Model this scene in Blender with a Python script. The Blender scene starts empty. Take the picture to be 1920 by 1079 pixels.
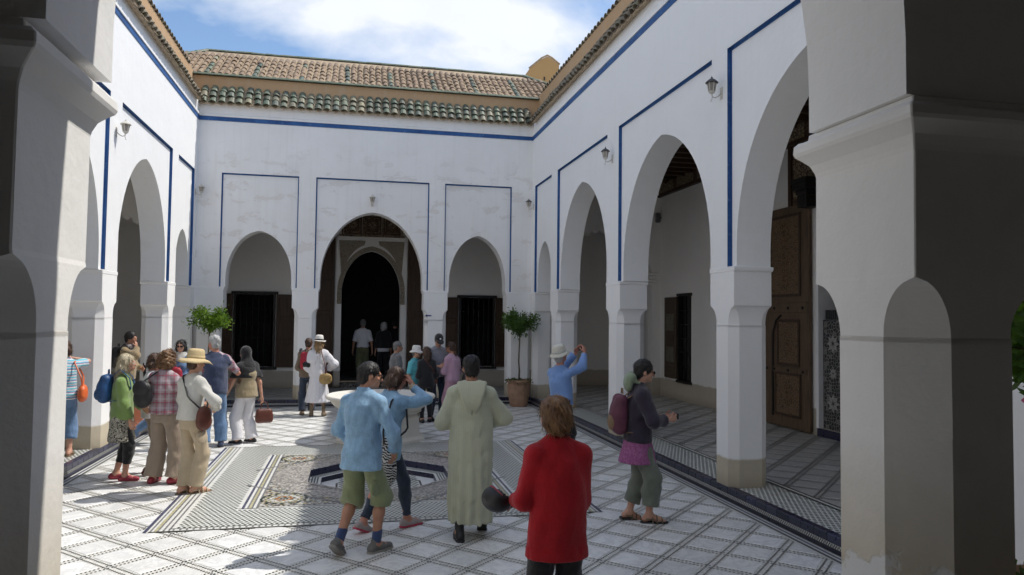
import bpy, bmesh, math, random
import numpy as np
from mathutils import Vector, Matrix, noise as mnoise
random.seed(11)
SC = bpy.context.scene
COL = SC.collection
D2R = math.radians

# ------------------------------------------------------------------ camera, sky, sun, exposure
cam_d = bpy.data.cameras.new('camera'); cam = bpy.data.objects.new('camera', cam_d); COL.objects.link(cam); SC.camera = cam
cam_d.sensor_width = 36; cam_d.lens = 36*1380.97/1920; cam_d.clip_start = .05; cam_d.clip_end = 3000
PITCH, ROLL, YAW = .0415, .0115, -.2117
_f0 = Vector((-math.sin(YAW), math.cos(YAW), 0)); _r0 = Vector((math.cos(YAW), math.sin(YAW), 0)); _u0 = Vector((0, 0, 1))
_fw = _f0*math.cos(PITCH)+_u0*math.sin(PITCH); _u1 = -_f0*math.sin(PITCH)+_u0*math.cos(PITCH)
_rt = _r0*math.cos(ROLL)+_u1*math.sin(ROLL); _up = -_r0*math.sin(ROLL)+_u1*math.cos(ROLL)
cam.matrix_world = Matrix(((_rt.x, _up.x, -_fw.x, 0), (_rt.y, _up.y, -_fw.y, 0), (_rt.z, _up.z, -_fw.z, 2.12), (0, 0, 0, 1)))

SUN_EL, SUN_AZ = D2R(57.0), D2R(81.0)              # azimuth clockwise from +Y (towards +X)
wd = bpy.data.worlds.new('World'); SC.world = wd; wd.use_nodes = True
nt = wd.node_tree; nt.nodes.clear()
def N(t, **k):
    n = nt.nodes.new(t)
    for a, b in k.items(): setattr(n, a, b)
    return n
sky = N('ShaderNodeTexSky', sky_type='NISHITA', sun_disc=False, sun_elevation=SUN_EL, sun_rotation=SUN_AZ, air_density=1.0, dust_density=.6, ozone_density=1.6)
tc = N('ShaderNodeTexCoord'); mp = N('ShaderNodeMapping'); mp.inputs['Scale'].default_value = (1, 1, 1.9); mp.inputs['Location'].default_value = (2.2732, -2.4153, -2.1842)
n1 = N('ShaderNodeTexNoise'); n1.inputs['Scale'].default_value = 2.6; n1.inputs['Detail'].default_value = 10; n1.inputs['Roughness'].default_value = .5; n1.inputs['Distortion'].default_value = .15
cr = N('ShaderNodeValToRGB'); cr.color_ramp.elements[0].position = .455; cr.color_ramp.elements[1].position = .575; cr.color_ramp.elements[1].color = (.95, .95, .95, 1)
n2 = N('ShaderNodeTexNoise'); n2.inputs['Scale'].default_value = 5.; n2.inputs['Detail'].default_value = 6
cc = N('ShaderNodeMix', data_type='RGBA'); cc.inputs['A'].default_value = (3.0, 3.2, 3.55, 1); cc.inputs['B'].default_value = (3.7, 3.75, 3.9, 1)
mx = N('ShaderNodeMix', data_type='RGBA'); bg = N('ShaderNodeBackground'); bg.inputs['Strength'].default_value = .15; wo = N('ShaderNodeOutputWorld')
hs = N('ShaderNodeHueSaturation'); hs.inputs['Saturation'].default_value = 1.06; hs.inputs['Value'].default_value = .60
nt.links.new(tc.outputs['Generated'], mp.inputs['Vector']); nt.links.new(mp.outputs[0], n1.inputs['Vector']); nt.links.new(mp.outputs[0], n2.inputs['Vector'])
nt.links.new(n1.outputs['Fac'], cr.inputs['Fac']); nt.links.new(n2.outputs['Fac'], cc.inputs['Factor'])
nt.links.new(sky.outputs[0], hs.inputs['Color']); nt.links.new(hs.outputs[0], mx.inputs['A']); nt.links.new(cc.outputs['Result'], mx.inputs['B']); nt.links.new(cr.outputs['Color'], mx.inputs['Factor'])
nt.links.new(mx.outputs['Result'], bg.inputs['Color']); nt.links.new(bg.outputs[0], wo.inputs['Surface'])

sun_d = bpy.data.lights.new('sun', 'SUN'); sun_d.energy = 2.05; sun_d.angle = D2R(.53); sun_d.color = (1, .955, .88)
sun = bpy.data.objects.new('sun', sun_d); COL.objects.link(sun)
_sd = Vector((math.sin(SUN_AZ)*math.cos(SUN_EL), math.cos(SUN_AZ)*math.cos(SUN_EL), math.sin(SUN_EL)))
sun.rotation_euler = _sd.to_track_quat('Z', 'Y').to_euler(); sun.location = (20, 0, 30)
SC.view_settings.view_transform = 'Standard'; SC.view_settings.look = 'None'; SC.view_settings.gamma = 1; SC.view_settings.exposure = 0.96
SC.view_settings.use_curve_mapping = False
SC.render.engine = 'CYCLES'; SC.cycles.max_bounces = 14; SC.cycles.diffuse_bounces = 12; SC.cycles.sample_clamp_indirect = 0

# ------------------------------------------------------------------ object helpers
def thing(name, label, cat, loc=(0, 0, 0), rotz=0, group=None):
    o = bpy.data.objects.new(name, None); COL.objects.link(o); o.empty_display_size = .1
    o.location = loc; o.rotation_euler = (0, 0, rotz); o['label'] = label; o['category'] = cat
    if group: o['group'] = group
    return o
def tag(o, label=None, cat=None, group=None, kind=None):
    if label: o['label'] = label
    if cat: o['category'] = cat
    if group: o['group'] = group
    if kind: o['kind'] = kind
    return o
def mesh_data(name, v, f, mat, smooth=False):
    me = bpy.data.meshes.new(name)
    v = np.asarray(v, float)
    if isinstance(f, np.ndarray) and f.ndim == 2 and len(f):
        n, w = f.shape
        me.vertices.add(len(v)); me.vertices.foreach_set('co', v.ravel())
        me.loops.add(n*w); me.loops.foreach_set('vertex_index', f.ravel().astype(np.int32))
        me.polygons.add(n); me.polygons.foreach_set('loop_start', (np.arange(n)*w).astype(np.int32))
        me.update(calc_edges=True)
    else:
        me.from_pydata([tuple(p) for p in v], [], [tuple(int(i) for i in q) for q in f]); me.update()
    if smooth: me.polygons.foreach_set('use_smooth', np.ones(len(me.polygons), bool))
    for m in (mat if isinstance(mat, (list, tuple)) else [mat]):
        if m is not None: me.materials.append(M(m) if isinstance(m, str) else m)
    return me
def raw_obj(name, v, f, mat, parent=None, smooth=True):
    o = bpy.data.objects.new(name, mesh_data(name, v, f, mat, smooth)); COL.objects.link(o)
    if parent: o.parent = parent
    return o
def inst(name, me, parent=None, loc=(0, 0, 0), rot=(0, 0, 0), scale=(1, 1, 1)):
    o = bpy.data.objects.new(name, me); COL.objects.link(o); o.location = loc; o.rotation_euler = rot; o.scale = scale
    if parent: o.parent = parent
    return o
def copy_tree(o, parent=None):
    c = o.copy(); COL.objects.link(c)
    if parent: c.parent = parent
    for ch in [q for q in o.children]: copy_tree(ch, c)
    return c
class MB:
    def __init__(s): s.v = []; s.f = []
    def add(s, vs, fs):
        o = len(s.v); s.v += [tuple(p) for p in vs]; s.f += [tuple(i+o for i in q) for q in fs]; return s
    def quad(s, a, b, c, d): return s.add([a, b, c, d], [(0, 1, 2, 3)])
    def box(s, lo, hi, bev=0):
        x0, y0, z0 = lo; x1, y1, z1 = hi
        if not bev:
            return s.add([(x0, y0, z0), (x1, y0, z0), (x1, y1, z0), (x0, y1, z0), (x0, y0, z1), (x1, y0, z1), (x1, y1, z1), (x0, y1, z1)],
                         [(3, 2, 1, 0), (4, 5, 6, 7), (0, 1, 5, 4), (1, 2, 6, 5), (2, 3, 7, 6), (3, 0, 4, 7)])
        b = bev
        V = []
        for sx in (0, 1):
            for sy in (0, 1):
                for sz in (0, 1):
                    X, Y, Z = (x0, x1)[sx], (y0, y1)[sy], (z0, z1)[sz]; dx, dy, dz = (b, -b)[sx], (b, -b)[sy], (b, -b)[sz]
                    V += [(X, Y+dy, Z+dz), (X+dx, Y, Z+dz), (X+dx, Y+dy, Z)]
        I = lambda a, bb, c, k: (a*4+bb*2+c)*3+k
        Fc = []
        for a in (0, 1):
            q = [I(a, 0, 0, 0), I(a, 1, 0, 0), I(a, 1, 1, 0), I(a, 0, 1, 0)]; Fc.append(q if a else q[::-1])
            q = [I(0, a, 0, 1), I(1, a, 0, 1), I(1, a, 1, 1), I(0, a, 1, 1)]; Fc.append(q[::-1] if a else q)
            q = [I(0, 0, a, 2), I(1, 0, a, 2), I(1, 1, a, 2), I(0, 1, a, 2)]; Fc.append(q if a else q[::-1])
        for a in (0, 1):
            for c in (0, 1):
                Fc += [(I(a, c, 0, 0), I(a, c, 1, 0), I(a, c, 1, 1), I(a, c, 0, 1)), (I(a, 0, c, 0), I(a, 1, c, 0), I(a, 1, c, 2), I(a, 0, c, 2)), (I(0, a, c, 1), I(1, a, c, 1), I(1, a, c, 2), I(0, a, c, 2))]
                for e in (0, 1): Fc.append((I(a, c, e, 0), I(a, c, e, 1), I(a, c, e, 2)))
        return s.add(V, Fc)
    def prism(s, poly, z0, z1, xf=None):
        n = len(poly); xf = xf or (lambda x, y, z: (x, y, z))
        vs = [xf(x, y, z0) for x, y in poly]+[xf(x, y, z1) for x, y in poly]
        return s.add(vs, [tuple(range(n))[::-1], tuple(range(n, 2*n))]+[(i, (i+1) % n, n+(i+1) % n, n+i) for i in range(n)])
    def loft_rings(s, rings, cap_start=False, cap_end=False, closed=True):
        n = len(rings[0]); vs = [p for r in rings for p in r]; fs = []
        for i in range(len(rings)-1):
            for j in range(n if closed else n-1):
                a = i*n+j; b = i*n+(j+1) % n; fs.append((a, b, b+n, a+n))
        if cap_start: fs.append(tuple(range(n))[::-1])
        if cap_end: fs.append(tuple(range((len(rings)-1)*n, len(rings)*n)))
        return s.add(vs, fs)
    def lathe(s, prof, c=(0, 0, 0), n=24, cap=True):
        return s.loft_rings([[(c[0]+r*math.cos(2*math.pi*j/n), c[1]+r*math.sin(2*math.pi*j/n), c[2]+z) for j in range(n)] for r, z in prof], cap, cap)
    def tube(s, pts, r, n=8, cap=True):
        pts = [np.array(p, float) for p in pts]; rings = []; prev = None
        for i, p in enumerate(pts):
            d = pts[min(i+1, len(pts)-1)]-pts[max(i-1, 0)]; d = d/(np.linalg.norm(d)+1e-9)
            a = prev if prev is not None else (np.array((0, 0, 1.)) if abs(d[2]) < .9 else np.array((1., 0, 0)))
            u = np.cross(d, a); u = u/(np.linalg.norm(u)+1e-9); w = np.cross(u, d); prev = w
            rr = r[i] if isinstance(r, (list, tuple)) else r
            rings.append([p+rr*(u*math.cos(2*math.pi*j/n)+w*math.sin(2*math.pi*j/n)) for j in range(n)])
        return s.loft_rings(rings, cap, cap)
    def ribbon(s, pts, side, w):
        pts = [np.array(p, float) for p in pts]; sd = np.array(side, float); sd = sd/np.linalg.norm(sd)*w/2; th = .003
        rings = []
        for i, p in enumerate(pts):
            d = pts[min(i+1, len(pts)-1)]-pts[max(i-1, 0)]; nn = np.cross(d, sd); nn = nn/(np.linalg.norm(nn)+1e-9)*th
            rings.append([p-sd-nn, p+sd-nn, p+sd+nn, p-sd+nn])
        return s.loft_rings(rings, True, True)
    def arrays(s):
        fs = []
        for q in s.f:
            if len(q) == 4: fs.append(q)
            elif len(q) == 3: fs.append((q[0], q[1], q[2], q[2]))
            else:
                for i in range(1, len(q)-1): fs.append((q[0], q[i], q[i+1], q[i+1]))
        return np.array(s.v, float), np.array(fs, int)
    def data(s, name, mat, smooth=False): return mesh_data(name, s.v, s.f, mat, smooth)
    def build(s, name, mat, parent=None, smooth=False, **k):
        o = bpy.data.objects.new(name, s.data(name, mat, smooth)); COL.objects.link(o)
        if parent: o.parent = parent
        return tag(o, **k) if k else o
def fix_normals(o):
    bm = bmesh.new(); bm.from_mesh(o.data); bmesh.ops.recalc_face_normals(bm, faces=bm.faces); bm.to_mesh(o.data); bm.free(); return o

# ------------------------------------------------------------------ materials
_M = {}
class NB:
    """small node-graph builder"""
    def __init__(s, name):
        s.m = bpy.data.materials.new(name); s.m.use_nodes = True; s.t = s.m.node_tree; s.b = s.t.nodes['Principled BSDF']
    def n(s, t, ins=None, **k):
        q = s.t.nodes.new('ShaderNode'+t)
        for a, b in k.items(): setattr(q, a, b)
        for a, b in (ins or {}).items(): s.set(q.inputs[a], b)
        return q
    def set(s, sock, v):
        if isinstance(v, bpy.types.NodeSocket): s.t.links.new(v, sock)
        else:
            if sock.type == 'RGBA' and len(v) == 3: v = (*v, 1)
            sock.default_value = v
    def pos(s): return s.n('NewGeometry').outputs['Position']
    def obj(s): return s.n('TexCoord').outputs['Object']
    def rnd(s): return s.n('ObjectInfo').outputs['Random']
    def noise(s, vec, scale, detail=4, rough=.55, dist=0): return s.n('TexNoise', {'Vector': vec, 'Scale': scale, 'Detail': detail, 'Roughness': rough, 'Distortion': dist}).outputs['Fac']
    def ramp(s, fac, *stops, interp='LINEAR'):
        r = s.n('ValToRGB', {'Fac': fac}); r.color_ramp.interpolation = interp; e = r.color_ramp.elements
        while len(e) < len(stops): e.new(.5)
        for q, (p, c) in zip(e, stops):
            q.position = p; q.color = (c, c, c, 1) if not isinstance(c, (tuple, list)) else (*c, 1)
        return r.outputs['Color']
    def mix(s, f, a, b, blend='MIX'):
        q = s.n('Mix', data_type='RGBA', blend_type=blend); s.set(q.inputs[0], f); s.set(q.inputs[6], a); s.set(q.inputs[7], b); return q.outputs[2]
    def math(s, op, a, b=0., c=0., clamp=False):
        q = s.n('Math', operation=op, use_clamp=clamp); s.set(q.inputs[0], a); s.set(q.inputs[1], b); s.set(q.inputs[2], c); return q.outputs[0]
    def sep(s, v):
        q = s.n('SeparateXYZ', {'Vector': v}); return q.outputs
    def comb(s, x, y, z): return s.n('CombineXYZ', {'X': x, 'Y': y, 'Z': z}).outputs[0]
    def scale(s, v, x): return s.n('Mapping', {'Vector': v, 'Scale': x}).outputs[0]
    def bump(s, h, strength=.3, dist=.01): s.set(s.b.inputs['Normal'], s.n('Bump', {'Height': h, 'Strength': strength, 'Distance': dist}).outputs[0]); return s
    def out(s, color=None, rough=.7, **k):
        if color is not None: s.set(s.b.inputs['Base Color'], color)
        s.set(s.b.inputs['Roughness'], rough)
        for a, b in k.items(): s.set(s.b.inputs[a.replace('_', ' ')], b)
        return s.m
def M(name):
    if name not in _M: _M[name] = MATS[name](name) if name in MATS else None
    return _M[name]
def plain(c, rough=.7, var=.12, scale=9., bump=.15, bs=60, bd=.004, **k):
    def f(name):
        g = NB(name); p = g.obj(); n = g.noise(p, scale)
        lo = tuple(x*(1-var) for x in c); hi = tuple(min(x*(1+var), 1) for x in c)
        col = g.ramp(n, (.3, lo), (.7, hi)); g.bump(g.noise(p, bs, 3), bump, bd)
        return g.out(col, rough, **k)
    return f
def plaster(base=(.80, .80, .80), dado=None, dz=.45, dn=.03, peel=0., pz=(3., 6.2), chip=0., bump=.35, warm=.25, streak=0., soft=.004):
    def f(name):
        g = NB(name); p = g.pos(); x, y, z = g.sep(p)
        n1 = g.noise(p, 1.1, 6, .6); n2 = g.noise(p, 6., 5, .6); n3 = g.noise(p, 38., 3)
        b = tuple(base); d = tuple(a*q for a, q in zip(base, (.90, .885, .86)))
        col = g.mix(g.math('MULTIPLY', g.ramp(n1, (.4, 0), (.75, 1)), warm), b, d)
        col = g.mix(g.math('MULTIPLY', g.ramp(n2, (.5, 0), (.8, 1)), .18), col, tuple(a*.88 for a in base))
        h = g.math('ADD', g.math('MULTIPLY', n2, 1.0), g.math('ADD', g.math('MULTIPLY', n3, .3), g.math('MULTIPLY', g.noise(p, 2.3, 3, .5), 2.6)))
        if streak:
            sv = g.scale(p, (3.2, 3.2, .16)); ns = g.noise(sv, 3., 4, .6)
            col = g.mix(g.math('MULTIPLY', g.ramp(ns, (.52, 0), (.75, 1)), streak), col, (.52, .47, .40))
        if peel:
            q = g.noise(g.scale(p, (1., 1., 2.2)), 1.55, 9, .68, .5)
            zone = g.math('MULTIPLY', g.ramp(g.math('MULTIPLY', z, .125), (pz[0]/8-.06, 0), (pz[0]/8+.04, 1)), g.ramp(g.math('MULTIPLY', z, .125), (pz[1]/8-.05, 1), (pz[1]/8+.05, 0)))
            k = g.math('MULTIPLY', g.ramp(q, (.57, 0), (.60, 1)), zone)
            col = g.mix(g.math('MULTIPLY', k, peel), col, (.64, .58, .51))
            edge = g.math('MULTIPLY', g.ramp(q, (.565, 0), (.58, 1), (.59, 1), (.61, 0)), zone)
            col = g.mix(g.math('MULTIPLY', edge, .35*peel), col, (.42, .38, .34)); h = g.math('SUBTRACT', h, g.math('MULTIPLY', k, .8))
        if dado:
            zz = g.math('ADD', z, g.math('MULTIPLY', g.math('SUBTRACT', g.noise(p, 5., 4, .6), .5), dn*4))
            k = g.ramp(g.math('MULTIPLY', zz, .25), (dz/4-soft, 1), (dz/4+soft*.4, 0))
            dc = g.mix(g.noise(p, 9., 4), tuple(a*.82 for a in dado), dado)
            col = g.mix(k, col, dc)
            low = g.ramp(z, (.16, .55), (.34, 0)); col = g.mix(low, col, (.30, .25, .18))
        if chip:
            zz = g.math('ADD', z, g.math('MULTIPLY', g.math('SUBTRACT', g.noise(p, 3.3, 6, .6), .5), .8))
            k = g.ramp(g.math('MULTIPLY', zz, .25), (chip/4-.004, 1), (chip/4+.004, 0)); col = g.mix(k, col, (.80, .80, .79))
            h = g.math('SUBTRACT', h, g.math('MULTIPLY', k, .7))
        g.bump(h, bump, .012)
        return g.out(col, .88)
    return f
def wood(c, ring=14., rough=.55):
    def f(name):
        g = NB(name); p = g.scale(g.obj(), (ring, ring, 1.1)); n = g.noise(p, 2.4, 6, .6, .6)
        col = g.ramp(n, (.25, tuple(a*.45 for a in c)), (.5, c), (.75, tuple(a*1.5 for a in c)))
        g.bump(n, .3, .004); return g.out(col, rough)
    return f
def carved(c, dark, sc=9.):
    """fretwork: stars and petals cut in wood"""
    def f(name):
        g = NB(name); p = g.obj(); v = g.n('TexVoronoi', {'Vector': p, 'Scale': sc*2.2}, feature='DISTANCE_TO_EDGE').outputs['Distance']
        v2 = g.n('TexVoronoi', {'Vector': p, 'Scale': sc*4.1}, feature='F1').outputs['Distance']
        k = g.math('MULTIPLY', g.ramp(v, (.04, 0), (.12, 1)), g.ramp(v2, (.2, 0), (.45, 1)))
        col = g.mix(k, dark, c); g.bump(k, .8, .01); return g.out(col, .6)
    return f
def glaze(stops, rough=.38, worn=.5):
    def f(name):
        g = NB(name); r = g.rnd(); p = g.obj(); n = g.noise(g.n('VectorMath', {0: p, 1: g.comb(g.math('MULTIPLY', r, 37.), r, r)}, operation='ADD').outputs[0], 16., 5, .65)
        col = g.ramp(r, *stops)
        col = g.mix(g.math('MULTIPLY', g.ramp(n, (.45, 0), (.7, 1)), worn), col, (.36, .28, .18))
        g.bump(n, .35, .006); return g.out(col, g.math('ADD', rough, g.math('MULTIPLY', n, .3)))
    return f
def mosaic(cols, sc, lines=True, rough=.3):
    """small glazed pieces of several colours"""
    def f(name):
        g = NB(name); p = g.pos(); v = g.n('TexVoronoi', {'Vector': p, 'Scale': sc, 'Randomness': .75}, feature='F1')
        r = g.sep(v.outputs['Color'])[0]
        col = g.ramp(r, *[(i/len(cols), c) for i, c in enumerate(cols)], interp='CONSTANT')
        e = g.n('TexVoronoi', {'Vector': p, 'Scale': sc, 'Randomness': .75}, feature='DISTANCE_TO_EDGE').outputs['Distance']
        k = g.ramp(e, (.03, 0), (.08, 1)); col = g.mix(k, (.30, .28, .25), col); g.bump(k, .4, .003)
        return g.out(col, rough)
    return f
def marble(name, f=1.):
    g = NB(name); p = g.n('VectorMath', {0: g.obj(), 1: g.comb(g.math('MULTIPLY', g.rnd(), 61.), g.math('MULTIPLY', g.rnd(), 23.), g.rnd())}, operation='ADD').outputs[0]
    n = g.noise(p, 3.2, 8, .62, 1.6); n2 = g.noise(p, 9., 5, .6)
    vein = g.ramp(n, (.44, 0), (.495, 1), (.52, 1), (.57, 0))
    tone = g.ramp(g.rnd(), (0, (.72, .72, .70)), (.5, (.80, .80, .785)), (1, (.86, .865, .855)))
    col = g.mix(g.math('MULTIPLY', vein, .35), tone, (.46, .46, .47)); col = g.mix(g.math('MULTIPLY', n2, .12), col, (.58, .57, .54))
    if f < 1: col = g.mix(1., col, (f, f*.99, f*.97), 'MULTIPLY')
    dirt = g.ramp(g.noise(g.pos(), 1.3, 5, .6), (.5, 0), (.8, .22)); col = g.mix(dirt, col, (.45, .43, .39))
    return g.out(col, g.math('ADD', .22, g.math('MULTIPLY', n2, .35)))
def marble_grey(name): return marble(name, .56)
def cloth(c, var=.15, weave=420., rough=.9, fuzz=.3, big=5.):
    def f(name):
        g = NB(name); p = g.obj(); n = g.noise(p, big, 5, .6); n2 = g.noise(p, weave, 2)
        col = g.ramp(n, (.3, tuple(a*(1-var) for a in c)), (.7, tuple(min(1, a*(1+var)) for a in c)))
        col = g.mix(.10, col, g.ramp(n2, (.35, tuple(a*.5 for a in c)), (.65, tuple(min(1, a*1.4) for a in c))))
        g.bump(g.math('ADD', g.math('MULTIPLY', n2, .25), g.noise(g.scale(p, (1, 1, .6)), 20., 5, .6)), .75, .014)
        return g.out(col, rough, Sheen_Weight=fuzz)
    return f
def denim(c):
    def f(name):
        g = NB(name); p = g.obj(); n = g.noise(p, 7., 6, .65); n2 = g.noise(g.scale(p, (1, 1, .2)), 260., 2); n3 = g.noise(g.scale(p, (1, 1, .35)), 26., 4)
        col = g.ramp(n, (.3, tuple(a*.72 for a in c)), (.72, tuple(min(1, a*1.35) for a in c)))
        col = g.mix(g.math('MULTIPLY', g.ramp(n3, (.5, 0), (.75, 1)), .4), col, tuple(min(1, a*1.7+.03) for a in c)); col = g.mix(g.math('MULTIPLY', n2, .25), col, tuple(a*.5 for a in c))
        g.bump(g.math('ADD', n3, g.math('MULTIPLY', n2, .2)), .8, .012); return g.out(col, .88, Sheen_Weight=.2)
    return f
def striped(cols, axis, freq, wob=.02, rough=.9):
    def f(name):
        g = NB(name); p = g.obj(); x = g.sep(p)[axis]; x = g.math('ADD', x, g.math('MULTIPLY', g.noise(p, 7., 3), wob))
        t = g.math('FRACT', g.math('MULTIPLY', x, freq)); col = g.ramp(t, *cols, interp='CONSTANT' if wob < .05 else 'LINEAR')
        g.bump(g.noise(g.scale(p, (1, 1, .5)), 18., 5), .8, .014); return g.out(col, rough, Sheen_Weight=.2)
    return f
def plaid(name):
    g = NB(name); p = g.obj(); x, y, z = g.sep(p)
    u = g.math('ADD', x, g.math('MULTIPLY', y, .6)); col = (.36, .27, .29)
    for c, fr, off, w, a in (((.17, .09, .13), 9., .0, .30, .7), ((.50, .46, .50), 9., .5, .22, .7), ((.42, .03, .06), 9., .85, .1, .8)):
        for co in (u, z):
            t = g.math('FRACT', g.math('ADD', g.math('MULTIPLY', co, fr), off)); k = g.math('MULTIPLY', g.math('LESS_THAN', t, w), a*.62); col = g.mix(k, col, c)
    g.bump(g.noise(p, 24., 4), .35, .008); return g.out(col, .9)
def floral(a, b, sc, th=.5, rough=.9):
    def f(name):
        g = NB(name); p = g.obj(); n = g.noise(p, sc, 3, .55, 2.2); col = g.ramp(n, (th-.015, a), (th+.015, b)); g.bump(g.noise(p, 20., 3), .25, .008); return g.out(col, rough)
    return f
def zebra(name):
    g = NB(name); p = g.obj(); n = g.noise(p, 9., 3, .5, .6); w = g.math('SINE', g.math('ADD', g.math('MULTIPLY', g.sep(p)[2], 230.), g.math('MULTIPLY', n, 30.)))
    return g.out(g.ramp(g.math('ADD', g.math('MULTIPLY', w, .5), .5), (.42, (.015, .015, .018)), (.58, (.62, .62, .6))), .8)
def skin_mat(c):
    def f(name):
        g = NB(name); p = g.obj(); n = g.noise(p, 14., 5, .6); n2 = g.noise(p, 90., 3)
        col = g.ramp(n, (.3, (c[0]*.9, c[1]*.8, c[2]*.76)), (.7, (c[0]*1.08, c[1]*1.05, c[2]*1.05)))
        g.bump(n2, .15, .002); return g.out(col, .5, Subsurface_Weight=.06, Subsurface_Scale=.02)
    return f
def hair_mat(c, hi=None, st=1.):
    hi = hi or tuple(min(1, a*2.4+.01) for a in c)
    def f(name):
        g = NB(name); p = g.obj(); n = g.noise(g.scale(p, (90*st, 90*st, 9*st)), 1., 4, .6, .8); n2 = g.noise(p, 11., 4)
        col = g.mix(g.ramp(n, (.35, 0), (.7, 1)), tuple(a*.45 for a in c), c); col = g.mix(g.math('MULTIPLY', g.ramp(n2, (.45, 0), (.75, 1)), .55), col, hi)
        g.bump(n, .9, .006); return g.out(col, .48)
    return f
def leaf_mat(c, c2):
    def f(name):
        g = NB(name); n = g.noise(g.obj(), 7., 3); col = g.ramp(n, (.35, c), (.65, c2))
        t = g.t; b2 = g.n('BsdfTranslucent', {'Color': g.mix(.35, col, (.30, .42, .03))}); ms = g.n('MixShader', {0: .38, 1: g.b.outputs[0], 2: b2.outputs[0]})
        m = g.out(col, .42); t.links.new(ms.outputs[0], t.nodes['Material Output'].inputs[0]); return m
    return f
BLUE = (.024, .105, .30)
def blue_paint(name):
    g = NB(name); p = g.pos(); n = g.noise(p, 2.2, 6, .65); n2 = g.noise(p, 19., 4, .6)
    col = g.ramp(n, (.3, (.013, .062, .20)), (.55, BLUE), (.78, (.055, .15, .36)))
    col = g.mix(g.math('MULTIPLY', g.ramp(n2, (.58, 0), (.72, 1)), .55), col, (.16, .26, .45))
    g.bump(n2, .3, .004); return g.out(col, .7)
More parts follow.
